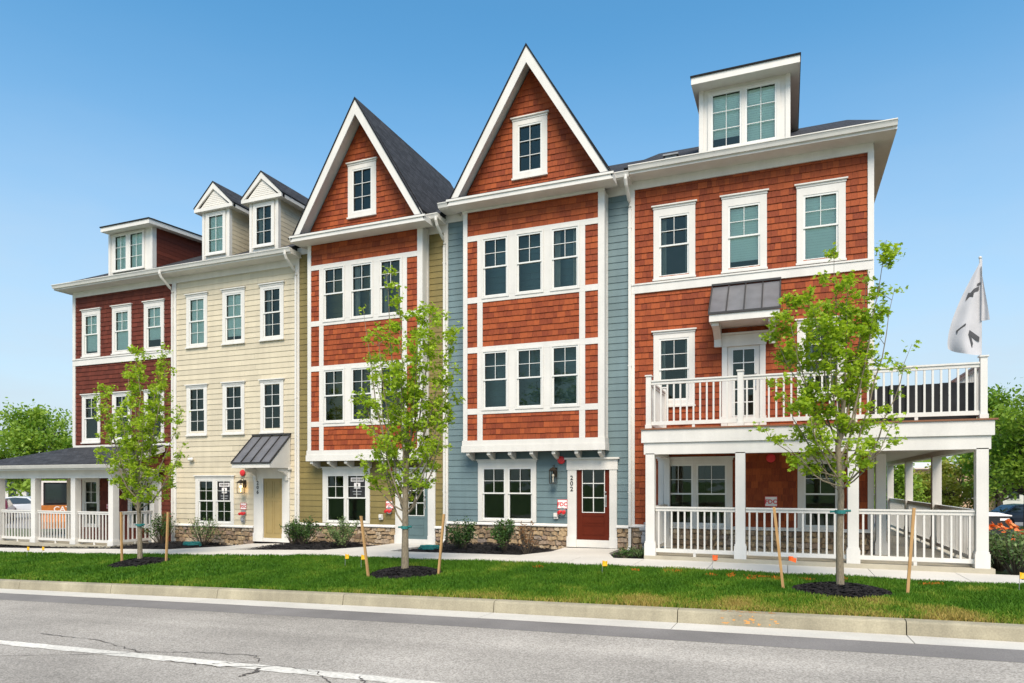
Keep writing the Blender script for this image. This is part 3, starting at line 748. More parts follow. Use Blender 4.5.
    rr = part(root, 'gable_roof', roof, [M['roof']])
    rel(root, rk).build('rake_board', [M['white']], rr)
    pe = MB()
    pe.box(px - hw, px + hw, yo - .01, Y - .001, G(9.43), G(9.60)); pe.box(px - hw - .02, px + hw + .02, yo - .04, yo + .05, G(9.545), G(9.602))
    pe.box(x0 - .02, x1 + .02, Y - .05, Y, zt - .04, G(9.428))
    rel(root, pe).build('cornice', [M['white']], rr)
    ps = MB(); ps.prism([(px - hw + .1, yo - .03, G(9.604)), (px - hw + .1, yo - .03, G(9.62)), (px - hw + .1, Y - .03, G(9.70)), (px - hw + .1, Y - .03, G(9.604))], (2 * hw - .2, 0, 0))
    rel(root, ps).build('cornice_shingle', [M['roof']], rr)

def railing(root, p0, p1, zt, zb, spacing=.143, single=True, feet=True):
    """white handrail, bottom rail, and square balusters between two points in plan"""
    p0, p1 = Vector((*p0, 0)), Vector((*p1, 0)); d = p1 - p0; L = d.length; d.normalize(); ang = math.atan2(d.y, d.x)
    R = Matrix.Translation(p0) @ Matrix.Rotation(ang, 4, 'Z')
    mb = MB(); mb.box(0, L, -.045, .045, zt - .035, zt, mat=R); mb.box(0, L, -.025, .025, zt - .10, zt - .036, mat=R); mb.box(0, L, -.025, .025, zb, zb + .085, mat=R)
    if feet and L > 1.2: mb.box(L / 2 - .03, L / 2 + .03, -.02, .02, zb - .09, zb - .001, mat=R)
    rl = part(root, 'railing', mb, [M['white']])
    n = int(L / spacing); g = L / (n)
    if single:
        q = MB(); q.box(-.018, .018, -.018, .018, 0, zt - .10 - zb - .086, bottom=False); me = q.mesh('baluster', [M['white']])
        for k in range(n):
            p = p0 + d * (g * (k + .5))
            o = link('baluster', me, rl, (p.x - root.location.x, p.y - root.location.y, zb + .0855 - root.location.z)); o.rotation_euler = (0, 0, ang)
    else:
        q = MB()
        for k in range(n): q.box(g * (k + .5) - .018, g * (k + .5) + .018, -.018, .018, zb + .0855, zt - .1005, bottom=False, mat=R)
        o = rel(root, q).build('baluster', [M['white']], rl); o['kind'] = 'stuff'
def column(root, x, y, z0, z1, w=.21, base=.32):
    mb = MB(); h = w / 2; b = h + .025
    mb.box(x - h, x + h, y - h, y + h, z0, z1)
    for e, a, c in ((b, z0, z0 + base - .04), (b - .012, z0 + base - .04, z0 + base)):
        mb.box(x - e, x + e, y - e, y + e, a + .001, c)
    part(root, 'porch_column', mb, [M['white']])

# ---- townhouse R : red shakes, wraparound porch with balcony
R = empty('townhouse', (-1.0, YWALL, 0)); tag(R, 'red shingled corner townhouse with balcony over a white wraparound porch', 'townhouse', 'attached townhouses in the row')
xR0, xR1 = -3.79, 1.80
up = [((-3.03, -2.37), 'curtain'), ((-1.33, -.67), 'sky_sheen_blind'), ((.39, 1.06), 'sky_sheen_blind')]
holesR = []
for g, ins in up:
    window(R, [g], (7.11, 8.58), (g[0] - .19, g[1] + .20, 6.97, 8.91), inside=ins); holesR += win_holes([g], (7.11, 8.58), .07)
for g in ((-3.03, -2.37), (.40, 1.05)):
    window(R, [g], (3.92, 5.42), (g[0] - .19, g[1] + .19, 3.70, 5.68), inside='curtain'); holesR += win_holes([g], (3.92, 5.42), .07)
gd = [(-2.92, -2.27), (-2.10, -1.45)]
window(R, gd, (.75, 2.19), (-3.10, -1.27, .66, 2.42), inside='dark', sill=False); holesR += win_holes(gd, (.75, 2.19), .07)
window(R, [(.40, 1.04)], (.75, 2.21), (.22, 1.22, .66, 2.43), inside='dark', sill=False); holesR += win_holes([(.40, 1.04)], (.75, 2.21), .07)
holesR.append((-1.40, -.62, 3.22, 5.3))
house_body(R, xR0, xR1, -.3, 9.6, holesR)
s = MB()
hs2 = holesR + [(-1.5, -.52, 3.1, 5.44)]
siding(s, (0, YWALL, 0), (1, 0, 0), (0, -1, 0), xR0 + .05, xR1 - .06, .675, 6.70, hs2, 'shake', .160)
siding(s, (0, YWALL, 0), (1, 0, 0), (0, -1, 0), xR0 + .05, xR1 - .06, 6.95, 9.42, hs2, 'shake', .160)
siding(s, (xR1, YWALL, 0), (0, 1, 0), (1, 0, 0), .02, 9.6, .675, 9.42, (), 'lap', .172)
part(R, 'shingle_siding', s, [M['red']])
t = MB(); t.box(xR0, xR1 + .03, YWALL - .055, YWALL, 6.70, 6.945); t.box(xR0 - .0, xR1 + .035, YWALL - .075, YWALL - .056, 6.91, 6.95)
part(R, 'belt_board', t, [M['white']])
corner_board(R, -3.86, -3.71, .66, 9.45); corner_board(R, 1.72, 1.85, .66, 9.45)
stone_base(R, [(-3.79, 1.80)], -.1, .60)
main_roof(R, -3.9, 2.28, 9.83, 0, .65); eave(R, -3.76, 2.26, 9.82, 9.46, sideR=True, wx0=-3.86, wx1=1.84)
downspout(R, -3.83, 9.62, .0)
shed_dormer(R, -2.07, .05, 9.86, 11.64, [(-1.74, -1.10), (-.93, -.29)], (10.16, 11.46), M['red'], 'dark', (-2.22, .27), 11.62, 11.82, 9.83, .04, 17.36)
window(R, [(-1.74, -1.10), (-.93, -.29)], (10.16, 11.46), (-1.86, -.17, 10.04, 11.55), 'fixed', head=False, upper=(2, 3), inside='sky_sheen_blind')
# roof vent
v = MB(); v.box(-3.0, -2.7, 18.2, 18.5, 10.22, 10.36); v.box(-3.05, -2.65, 18.15, 18.55, 10.36, 10.40); part(R, 'roof_vent', v, [M['grey']])
door(R, -1.36, -.66, 3.17, 5.18, (-1.52, -.50, 3.12, 5.47), (-1.26, -.76, 3.43, 5.05), 2, 5, M['white'], [], True)
standing_seam_canopy(R, -1.75, -.16, 6.66, 5.80, .92, False, .17, 5, [(-1.70, -1.53, 5.14, 5.60, .8), (-.42, -.26, 5.14, 5.60, .8)])
# porch
px0, px1, py0, pyb = -3.02, 3.66, 15.47, 28.4
f = MB(); f.box(px0, px1, py0, YWALL - .1, -.25, .11); f.box(xR1 + .05, px1, YWALL - .098, pyb, -.9, .108); part(R, 'porch_floor', f, [M['slab']])
for x, y in ((-2.89, 15.6), (-.95, 15.6), (1.24, 15.6), (3.46, 15.6), (3.46, 19.9), (3.46, 24.1), (3.46, 28.2)): column(R, x, y, .11, 2.42, .20)
column(R, 1.98, 17.72, .11, 2.42, .2); column(R, -2.86, 17.70, .11, 2.42, .14)
b = MB()
b.box(-3.03, 3.60, 15.50, 15.72, 2.40, 2.66); b.box(-3.08, 3.65, 15.46, 15.76, 2.664, 2.95)
b.box(3.36, 3.60, 15.722, pyb, 2.40, 2.66); b.box(3.32, 3.65, 15.762, pyb, 2.664, 2.95)
b.box(-3.03, -2.82, 15.722, YWALL - .05, 2.40, 2.66); b.box(-3.08, -2.78, 15.762, YWALL - .05, 2.664, 2.95)
part(R, 'porch_beam', b, [M['white']])
c = MB(); c.box(-2.82, 3.36, 15.72, YWALL - .05, 2.52, 2.56); c.box(1.86, 3.36, YWALL - .048, pyb, 2.52, 2.56)
part(R, 'porch_ceiling', c, [M['soffit']])
dk = MB(); dk.box(-3.10, 3.70, 15.43, YWALL - .06, 2.953, 2.985); dk.box(1.87, 3.70, YWALL - .058, pyb, 2.953, 2.985)
part(R, 'balcony_deck', dk, [M['deckwood']])
for (a, e) in (((-2.78, 15.6), (-1.06, 15.6)), ((-.84, 15.6), (1.13, 15.6)), ((1.35, 15.6), (3.35, 15.6))): railing(R, a, e, 1.22, .19)
railing(R, (-2.89, 15.72), (-2.89, 17.6), 1.22, .19, single=False)
for ya, yb2 in ((15.72, 19.8), (20.0, 24.0), (24.2, 28.1)): railing(R, (3.46, ya), (3.46, yb2), 1.22, .19, single=False)
def rail_post(root, x, y, z0, z1, w=.115):
    mb = MB(); h = w / 2; mb.box(x - h, x + h, y - h, y + h, z0, z1); mb.box(x - h - .02, x + h + .02, y - h - .02, y + h + .02, z1 + .001, z1 + .03)
    mb.box(x - h - .015, x + h + .015, y - h - .015, y + h + .015, z0 + .001, z0 + .09)
    part(root, 'rail_post', mb, [M['white']])
for x, y in ((-2.93, 15.58), (-.95, 15.58), (1.24, 15.58), (3.49, 15.58), (3.49, 19.9), (3.49, 24.1), (-2.93, 17.65)): rail_post(R, x, y, 2.985, 4.17)
for a, e in ((-2.87, -1.01), (-.89, 1.18), (1.30, 3.43)): railing(R, (a, 15.58), (e, 15.58), 4.08, 3.06, .140)
railing(R, (-2.93, 15.64), (-2.93, 17.6), 4.08, 3.06, single=False)
for ya, yb2 in ((15.64, 19.84), (19.96, 24.04), (24.16, 28.1)): railing(R, (3.49, ya), (3.49, yb2), 4.08, 3.06, single=False)

# ---- townhouse B : blue lap siding with red gabled bay
def row_house(x0, x1, mtl, dz, label, gl_ground, gz_ground, cas_ground, dr, ledge_z, stone_spans, zbase, ztop):
    H = empty('townhouse', ((x0 + x1) / 2, YWALL, 0)); tag(H, label, 'townhouse', 'attached townhouses in the row')
    hl = win_holes(gl_ground, gz_ground, .07)
    hl += [(dr[0] - .02, dr[1] + .02, dr[2], dr[3])]
    house_body(H, x0, x1, zbase - .4, ztop, hl)
    s = MB(); siding(s, (0, YWALL, 0), (1, 0, 0), (0, -1, 0), x0 + .04, x1 - .04, ledge_z + .078, ztop - .15, hl, 'lap', .178)
    part(H, 'lap_siding', s, [mtl])
    stone_base(H, stone_spans, zbase, ledge_z)
    return H
B = row_house(-9.25, -3.79, M['blue'], 0, 'blue lap sided townhouse with red gabled bay and dark red front door', [(-8.04, -7.42), (-7.25, -6.61)], (.77, 2.15), None, (-5.26, -4.41, .24, 2.24), .57, [(-9.2, -5.54), (-4.19, -3.8)], -.08, 9.5)
window(B, [(-8.04, -7.42), (-7.25, -6.61)], (.77, 2.15), (-8.22, -6.45, .665, 2.43), inside='dark', sill=False)
corner_board(B, -9.32, -9.18, .5, 9.4)
bay(B, 0, 0, 0, lambda gl, g: 'curtain' if (g[0] > 6 and gl[0] > -6) else 'dark', 9.79)
door(B, -5.26, -4.41, .24, 2.24, (-5.54, -4.18, .03, 2.44), (-5.12, -4.53, .98, 2.13), 2, 3, M['door_red'], [(-5.12, -4.53, .68, .88), (-5.12, -4.53, .36, .62)])
main_roof(B, -9.25, -3.79, 9.72); eave(B, -9.22, -3.76, 9.7, 9.38, wx0=-9.32, wx1=-3.86)
downspout(B, -9.28, 9.36, .0)
# ---- townhouse K : khaki lap siding with red gabled bay
K = row_house(-14.6, -9.25, M['khaki'], 0, 'khaki lap sided townhouse with red gabled bay and slate green front door', [(-13.43, -12.84), (-12.67, -12.04)], (.60, 1.98), None, (-10.62, -9.87, .1, 2.0), .42, [(-14.5, -10.95), (-9.6, -9.3)], -.2, 9.3)
window(K, [(-13.43, -12.84), (-12.67, -12.04)], (.60, 1.98), (-13.62, -11.87, .515, 2.27), inside='dark', sill=False)
corner_board(K, -14.68, -14.53, .4, 9.2)
bay(K, -5.39, -.18, -.28, lambda gl, g: 'curtain' if g[0] > 6 and gl[0] > -12.5 else 'dark', 9.53)
door(K, -10.62, -9.87, .1, 2.0, (-10.95, -9.60, -.08, 2.22), (-10.5, -9.99, .80, 1.90), 2, 3, M['door_teal'], [(-10.5, -9.99, .5, .72), (-10.5, -9.99, .2, .44)])
main_roof(K, -14.6, -9.25, 9.46); eave(K, -14.45, -9.22, 9.44, 9.12, wx0=-14.68, wx1=-9.32)
downspout(K, -14.63, 9.07, -.1)
# ---- townhouse C : cream lap siding, two gabled dormers
Cg = [(-19.2, -18.59), (-17.57, -16.95), (-15.95, -15.33)]
C = empty('townhouse', (-17.3, YWALL, 0)); tag(C, 'cream lap sided townhouse with two small gabled dormers and tan door', 'townhouse', 'attached townhouses in the row')
holesC = []
for k, g in enumerate(Cg):
    window(C, [g], (6.58, 8.09), (g[0] - .17, g[1] + .17, 6.42, 8.31), inside='curtain' if k == 2 else 'sky_sheen_blind', upper=(2, 2), lower=(2, 2)); holesC += win_holes([g], (6.58, 8.09), .07)
    window(C, [g], (3.54, 5.0), (g[0] - .16, g[1] + .16, 3.38, 5.17), inside='dark', upper=(2, 2), lower=(2, 2)); holesC += win_holes([g], (3.54, 5.0), .07)
cgd = [(-18.77, -18.19), (-17.98, -17.41)]
window(C, cgd, (.47, 1.82), (-18.95, -17.24, .36, 2.03), inside='dark', sill=False, upper=(2, 2), lower=(2, 2)); holesC += win_holes(cgd, (.47, 1.82), .07)
holesC.append((-15.97, -15.21, -.05, 1.96))
house_body(C, -20.0, -14.6, -.7, 9.0, holesC)
s = MB(); siding(s, (0, YWALL, 0), (1, 0, 0), (0, -1, 0), -19.86, -14.66, .355, 8.80, holesC, 'lap', .178); part(C, 'lap_siding', s, [M['cream']])
stone_base(C, [(-19.9, -16.38), (-14.9, -14.66)], -.42, .28)
corner_board(C, -20.03, -19.84, -.3, 8.9)
main_roof(C, -20.0, -14.6, 9.17); eave(C, -19.95, -14.45, 9.15, 8.80, wx0=-20.03, wx1=-14.68)
downspout(C, -19.98, 9.07, -.4)
for k, (a, e) in enumerate(((-18.64, -17.45), (-16.57, -15.39))):
    gable_dormer(C, a, e, 9.35, 11.06, 11.99, ((a + e) / 2 - .305, (a + e) / 2 + .305), (9.64, 10.86), M['cream'], 'sky_sheen_blind' if k == 0 else 'curtain')
door(C, -15.95, -15.23, -.03, 1.94, (-16.37, -14.91, -.16, 2.24), None, 2, 3, M['door_tan'], [(-15.87, -15.62, 1.28, 1.82), (-15.56, -15.31, 1.28, 1.82), (-15.87, -15.62, .12, 1.18), (-15.56, -15.31, .12, 1.18)], handle=False)
standing_seam_canopy(C, -16.42, -14.88, 3.30, 2.40, .98, True, .13, 5, [(-16.33, -16.23, 1.85, 2.23, .5), (-15.04, -14.94, 1.85, 2.23, .5)])
fl = MB(); fl.box(-19.16, -19.06, YWALL - .05, YWALL - .02, 2.55, 2.65); fl.ball((-19.15, YWALL - .11, 2.58), .06); fl.ball((-19.05, YWALL - .11, 2.58), .06); o = fl.build('flood_light', [M['white']]); tag(o, 'small white flood light on the cream siding above the ground floor window', 'flood light')
# ---- townhouse L : crimson shakes, low porch
L = empty('townhouse', (-22.5, YWALL, -.4)); tag(L, 'dark crimson shingled townhouse with low grey roofed porch behind a white railing', 'townhouse', 'attached townhouses in the row')
Lg = [(-24.43, -23.82), (-22.83, -22.22), (-21.22, -20.61)]; holesL = []
for k, g in enumerate(Lg):
    window(L, [g], (6.62, 8.0), (g[0] - .18, g[1] + .18, 6.46, 8.27), inside='sky_sheen_blind'); holesL += win_holes([g], (6.62, 8.0), .07)
    window(L, [g], (3.44, 4.92), (g[0] - .18, g[1] + .18, 3.24, 5.10), inside='dark'); holesL += win_holes([g], (3.44, 4.92), .07)
window(L, [(-24.43, -23.85)], (.25, 1.80), (-24.60, -23.68, .12, 1.98), inside='dark', sill=False); holesL += win_holes([(-24.43, -23.85)], (.25, 1.8), .07)
lg2 = [(-22.05, -21.45), (-21.28, -20.72)]
window(L, lg2, (.30, 1.78), (-22.2, -20.56, .15, 1.98), inside='dark', sill=False); holesL += win_holes(lg2, (.3, 1.78), .07)
house_body(L, -25.06, -20.0, -.9, 9.0, holesL)
s = MB(); siding(s, (0, YWALL, 0), (1, 0, 0), (0, -1, 0), -25.0, -20.04, 6.45, 8.80, holesL, 'shake', .160); siding(s, (0, YWALL, 0), (1, 0, 0), (0, -1, 0), -25.0, -20.04, -.3, 6.19, holesL, 'shake', .160)
siding(s, (-25.06, YWALL, 0), (0, 1, 0), (-1, 0, 0), .02, 9.6, -.3, 8.8, (), 'lap', .172)
part(L, 'shingle_siding', s, [M['crimson']])
t = MB(); t.box(-25.09, -20.04, YWALL - .055, YWALL, 6.18, 6.43); t.box(-25.1, -20.04, YWALL - .075, YWALL - .056, 6.39, 6.44); part(L, 'belt_board', t, [M['white']])
t = MB(); t.box(-25.08, -20.04, YWALL - .05, YWALL, 3.09, 3.18); part(L, 'roof_flashing', t, [M['white']])
corner_board(L, -25.11, -24.97, 3.18, 8.9); corner_board(L, -25.11, -24.97, -.3, 2.9)
main_roof(L, -25.5, -20.0, 9.17, 3.2, 0); eave(L, -25.46, -19.95, 9.15, 8.80, sideL=True, wx0=-25.1, wx1=-20.03)
shed_dormer(L, -23.2, -21.0, 9.35, 10.92, [(-22.86, -22.32), (-22.10, -21.5)], (9.56, 10.78), M['crimson'], 'sky_sheen_blind', (-23.16, -20.74), 10.88, 11.06, 9.17, .06, 17.42)
window(L, [(-22.86, -22.32), (-22.10, -21.5)], (9.56, 10.78), (-22.98, -21.38, 9.46, 10.88), 'fixed', head=False, upper=(2, 3), inside='sky_sheen_blind')
f = MB(); f.box(-27.6, -20.55, 15.97, YWALL - .05, -.445, -.33); f.box(-27.5, -20.65, 16.2, YWALL - .06, -.95, -.446); f.box(-27.6, -25.1, YWALL - .048, 24, -1.2, -.332); part(L, 'porch_floor', f, [M['slab']])
for x, y in ((-26.62, 16.1), (-24.65, 16.1), (-22.60, 16.1), (-20.78, 16.1), (-27.45, 16.1), (-27.45, 20), (-20.78, 17.68)): column(L, x, y, -.33, 1.96, .22, .2)
mb = MB(); mb.box(-25.5, -25.14, 17.8, 18.1, -.33, 1.96); part(L, 'porch_post', mb, [M['amber']])
b = MB(); b.box(-27.58, -20.64, 15.98, 16.22, 1.93, 2.22); b.box(-20.88, -20.64, 16.222, YWALL - .05, 1.93, 2.22); b.box(-27.58, -27.34, 16.222, 24, 1.93, 2.22); part(L, 'porch_beam', b, [M['white']])
c = MB(); c.box(-27.34, -20.88, 16.22, YWALL - .05, 2.10, 2.14); c.box(-27.34, -25.14, YWALL - .048, 24, 2.10, 2.14); part(L, 'porch_ceiling', c, [M['soffit']])
ex0, ex1, ey, ez, ew = -27.9, -20.36, 15.66, 2.40, 3.12
r = MB(); slope_quad(r, (ex0, ey, ez), (ex1, ey, ez), (ex1, YWALL - .01, ew), (-25.1, YWALL - .01, ew))
slope_quad(r, (ex0, 24, ez), (ex0, ey, ez), (-25.1, YWALL - .01, ew), (-25.1, 24, ew))
r.face([(ex0, ey, ez), (ex1, ey, ez), (ex1, ey, ez - .04), (ex0, ey, ez - .04)]); part(L, 'porch_roof', r, [M['roof']])
w = MB(); w.box(ex0, ex1, ey + .01, ey + .05, ez - .20, ez - .01); w.box(ex0 + .01, ex1 - .01, ey + .052, YWALL - .06, ez - .18, ez - .16)
w.prism([(ex1 - .03, ey + .03, ez - .04), (ex1 - .03, YWALL - .06, ew - .05), (ex1 - .03, YWALL - .06, ew - .25), (ex1 - .03, ey + .03, ez - .2)], (.04, 0, 0))
part(L, 'porch_eave', w, [M['white']])
w = MB(); w.prism([(ex1 - .08, ey + .3, ez - .12), (ex1 - .08, YWALL - .06, ew - .26), (ex1 - .08, YWALL - .06, ez - .155), (ex1 - .08, ey + .3, ez - .155)], (.03, 0, 0)); part(L, 'porch_gable', w, [M['crimson']])
g = MB(); g.prism([(ex0, a, b_) for a, b_ in [(ey - .0, ez - .02), (ey - .0, ez - .14), (ey - .06, ez - .14), (ey - .1, ez - .05), (ey - .11, ez - .02)]], (ex1 - ex0, 0, 0)); part(L, 'gutter', g, [M['white']])
for a, e in ((-26.5, -24.77), (-24.53, -22.72), (-22.48, -20.9)): railing(L, (a, 16.1), (e, 16.1), .80, -.24, .15)
railing(L, (-20.78, 16.22), (-20.78, 17.56), .80, -.24, .16); railing(L, (-27.34, 16.1), (-26.74, 16.1), .80, -.24, .15)

# ------------------------------------------------------------------ fittings on the facades
def wall_lantern(x, z, label, lit):
    o = empty('wall_lantern', (x, YWALL - .02, z)); tag(o, label, 'wall lantern')
    b = MB(); b.box(-.06, .06, -.03, 0, -.05, .2); b.tube([(0, -.03, .17), (0, -.09, .26), (0, -.17, .25), (0, -.18, .17)], .012, 6)
    b.box(-.09, .09, -.27, -.09, .10, .12); b.prism([(-.1, -.28, .12), (.1, -.28, .12), (.1, -.08, .12), (-.1, -.08, .12)], (0, 0, .005)); 
    b.face([(-.1, -.28, .125), (.1, -.28, .125), (0, -.18, .22)]); b.face([(.1, -.28, .125), (.1, -.08, .125), (0, -.18, .22)]); b.face([(.1, -.08, .125), (-.1, -.08, .125), (0, -.18, .22)]); b.face([(-.1, -.08, .125), (-.1, -.28, .125), (0, -.18, .22)])
    for a in (-.08, .08):
        for c_ in (-.26, -.1): b.box(a - .008, a + .008, c_ - .008, c_ + .008, -.22, .10)
    b.box(-.085, .085, -.265, -.095, -.24, -.22)
    b.build('lantern_frame', [M['bronze']], o)
    k = MB(); k.box(-.012, .012, -.192, -.168, -.2, -.05); k.ball((0, -.18, -.02), .035, sz=1.4); k.build('bulb', [M['lit'] if lit else M['lampglass']], o)
    return o
wall_lantern(-5.90, 1.98, 'bronze wall lantern beside the dark red door on blue siding', False)
wall_lantern(-16.78, 1.66, 'glowing wall lantern on the cream siding beside the tan door', True)
def fdc(x0, x1, z0, z1, label, rest):
    o = empty('fire_sign', ((x0 + x1) / 2, YWALL - .03, (z0 + z1) / 2)); tag(o, label, 'sign', 'FDC signs on the facades')
    w, h = (x1 - x0) / 2, (z1 - z0) / 2
    p = MB(); p.box(-w, w, -.012, 0, -h, h); p.build('sign_plate', [M['signwhite']], o)
    b = MB(); e = .012
    for a in ((-w, w, h - e, h), (-w, w, -h, -h + e), (-w, -w + e, -h + e, h - e), (w - e, w, -h + e, h - e)): b.box(a[0], a[1], -.015, -.0125, a[2], a[3])
    b.build('sign_border', [M['signred']], o)
    text_obj('lettering', 'FDC', h * 1.15, M['signred'], o, (0, -.016, -.01))
fdc(-.52, -.23, 1.18, 1.43, 'white FDC sign with red letters on the red wall under the porch', '')
fdc(-5.83, -5.55, 1.06, 1.31, 'white FDC sign with red letters on the blue siding beside the red door', '')
fdc(-11.29, -11.03, .99, 1.22, 'white FDC sign with red letters on the khaki siding', '')
fdc(-16.95, -16.70, .88, 1.10, 'white FDC sign with red letters on the cream siding', '')
fdc(-23.30, -23.1, .82, .99, 'small white FDC sign on the crimson wall behind the porch posts', '')
def valve(x, z, label):
    o = empty('hose_connection', (x, YWALL - .03, z)); tag(o, label, 'fire valve', 'red hose connections on the facades')
    b = MB(); b.tube([(0, 0, 0), (0, -.02, 0)], .11, 14); b.build('wall_plate', [M['chrome']], o)
    b = MB(); b.tube([(-.05, -.02, 0), (-.07, -.14, -.03)], .045, 10); b.tube([(.05, -.02, 0), (.07, -.14, -.03)], .045, 10); b.build('red_cap', [M['signred']], o)
for x, z, l in ((-5.69, .98, 'twin red hose connection below the FDC sign on blue siding'), (-11.17, .93, 'twin red hose connection below the FDC sign on khaki siding'), (-16.82, .76, 'twin red hose connection below the FDC sign on cream siding')): valve(x, z, l)
def bell(x, z, label, y=YWALL - .02):
    o = empty('alarm_bell', (x, y, z)); tag(o, label, 'alarm bell', 'red fire alarm bells')
    b = MB(); b.tube([(0, 0, 0), (0, -.03, 0), (0, -.055, 0), (0, -.07, 0)], [.05, .11, .10, .05], 16); b.build('bell_dome', [M['signred']], o)
for x, z, l in ((-5.72, 2.38, 'round red alarm bell on blue siding above the FDC sign'), (-11.17, 2.18, 'round red alarm bell on khaki siding beside the slate green door'), (-16.85, 2.10, 'round red alarm bell on cream siding above the lantern'), (-.38, 2.36, 'round red alarm bell under the porch ceiling on the red wall')): bell(x, z, l)
def outlet(x, z, label, m='white'):
    b = MB(); b.box(-.06, .06, -.05, 0, -.08, .08); b.box(-.05, .05, -.09, -.051, -.02, .07); o = b.build('outlet_box', [M[m]], None, (x, YWALL - .03, z)); tag(o, label, 'outlet box', 'outlet boxes on the facades')
outlet(-5.87, .86, 'white outlet box on blue siding below the FDC sign'); outlet(-11.45, .73, 'white outlet box on khaki siding beside the FDC sign'); outlet(-16.82, .53, 'grey outlet box on cream siding below the red valve', 'grey')
# house numbers on the door surrounds
for H, x, z, body, s_ in ((B, -5.42, 1.75, '202', .17), (C, -16.2, 1.62, '206', .17)):
    for k, ch in enumerate(body): text_obj('house_number', ch, s_, M['black'], H, (x - H.location.x, -.066, z + .14 - k * .15))
# posters in ground floor windows
def poster(x0, x1, z0, z1, label, dark):
    o = empty('window_poster', ((x0 + x1) / 2, YWALL + .012, z0)); tag(o, label, 'poster')
    w = (x1 - x0) / 2; h = z1 - z0
    b = MB(); b.box(-w, w, -.003, .002, 0, h); b.build('poster_sheet', [M['black']], o)
    p = MB(); p.box(-w * .85, w * .85, -.006, -.0035, h * .76, h * .95); p.box(-w * .42, w * .42, -.006, -.0035, h * .42, h * .7); p.build('white_panel', [M['signwhite']], o)
    q = MB(); rd = random.Random(3); x = -w * .72
    while x < w * .68:
        ww = rd.uniform(.012, .03); q.box(x, x + ww, -.008, -.0063, h * .80, h * .91); x += ww + .012
    q.box(-w * .12, w * .12, -.008, -.0063, h * .47, h * .65); q.build('dark_print', [M['black']], o)
    r2 = MB(); r2.box(-w * .6, w * .6, -.006, -.0035, h * .26, h * .30); r2.box(-w * .5, w * .5, -.006, -.0035, h * .13, h * .17); r2.build('small_print', [M['grey']], o)
poster(-17.96, -17.43, 1.14, 1.80, 'black poster with white panels in the cream house window', True)
poster(-12.63, -12.08, 1.32, 1.96, 'black poster with white panels in the khaki house window', True)
# gas meter
o = empty('gas_meter', (-3.36, YWALL - .22, 0)); tag(o, 'grey gas meter with pipes against stone beside the porch', 'gas meter')
b = MB(); b.box(-.12, .12, -.1, .08, .22, .42); b.box(-.1, .1, -.09, .07, .43, .50); b.build('meter_case', [M['grey']], o)
b = MB(); b.tube([(-.09, 0, -.05), (-.09, 0, .22)], .025, 8); b.tube([(.09, 0, .5), (.09, 0, .72), (-.06, 0, .72), (-.06, .15, .72)], .025, 8); b.tube([(-.18, 0, .56), (-.02, 0, .56)], .055, 10); b.tube([(.09, 0, .6), (.2, 0, .6)], .04, 8); b.build('pipe', [M['grey']], o)
# balcony: black covered panel and flag
o = MB(); 
for k in range(6): o.box(1.62 + k * .30, 1.905 + k * .30, 15.86, 16.5, 3.10, 3.74 + .012 * math.sin(k * 2.1))
o.box(1.6, 3.44, 15.88, 16.48, 3.0, 3.1); o = o.build('cover_panel', [M['black']]); tag(o, 'long black slatted cover panel standing on the balcony behind the balusters', 'cover panel')
fl = empty('flag', (3.47, 15.72, 2.99)); tag(fl, 'limp white flag with black marks on a balcony corner pole', 'flag')
b = MB(); b.tube([(0, 0, 0), (0, 0, 3.12)], .016, 8); b.ball((0, 0, 3.14), .03); b.build('flag_pole', [M['white']], fl)
def flag_pt(s, t):
    """s 0..1 from pole to free edge, t 0..1 from top to bottom"""
    z = 3.11 - 1.86 * t - .10 * s * t + .26 * s * s * t ** 4
    wl = .56 * math.sin(t * 1.75)
    x = .02 - wl * s
    y = -.05 + .11 * math.sin(s * 6.5 + t * 2.6 + .8 * math.sin(t * 5)) * t * (.4 + .6 * s) - .02
    return (x, y, z)
b = MB(); NS, NT = 26, 30
P = [[flag_pt(i / NS, j / NT) for i in range(NS + 1)] for j in range(NT + 1)]
for j in range(NT):
    for i in range(NS): b.face([P[j][i], P[j + 1][i], P[j + 1][i + 1], P[j][i + 1]])
# the free corner folded back across the pole
Q = lambda s, t: (.0 + .135 * s * min(1, t * 1.0) * (1 if t < 1 else 1), -.075 - .03 * math.sin(s * 5 + t * 3), 2.95 - 1.05 * t + .0 * s)
for j in range(16):
    for i in range(8):
        a, c_, t0, t1 = i / 8, (i + 1) / 8, j / 16, (j + 1) / 16
        b.face([Q(a, t0), Q(a, t1), Q(c_, t1), Q(c_, t0)])
c_ = b.build('flag_cloth', [M['cloth']], fl)
for p in c_.data.polygons: p.use_smooth = True
def strip(mb, pts, w):
    for (a, e) in zip(pts[:-1], pts[1:]):
        a, e = Vector((*a, 0)), Vector((*e, 0)); d = (e - a).normalized(); n = Vector((-d.y, d.x, 0)) * w
        q = []
        for p in (a - n, a + n, e + n, e - n):
            f = flag_pt(p.x, p.y); q.append((f[0], f[1] - .012, f[2]))
        mb.face(q)
mk = MB(); strip(mk, [(.78, .74), (.30, .90)], .026); strip(mk, [(.30, .90), (.42, .76)], .026); strip(mk, [(.42, .76), (.08, .84)], .026); strip(mk, [(.55, .67), (.8, .74)], .012)
strip(mk, [(.75, .36), (.45, .37)], .022); strip(mk, [(.75, .40), (.5, .33)], .022); strip(mk, [(.5, .33), (.2, .31)], .022); strip(mk, [(.12, .26), (.35, .27)], .012)
mk.build('black_mark', [M['ink']], fl)

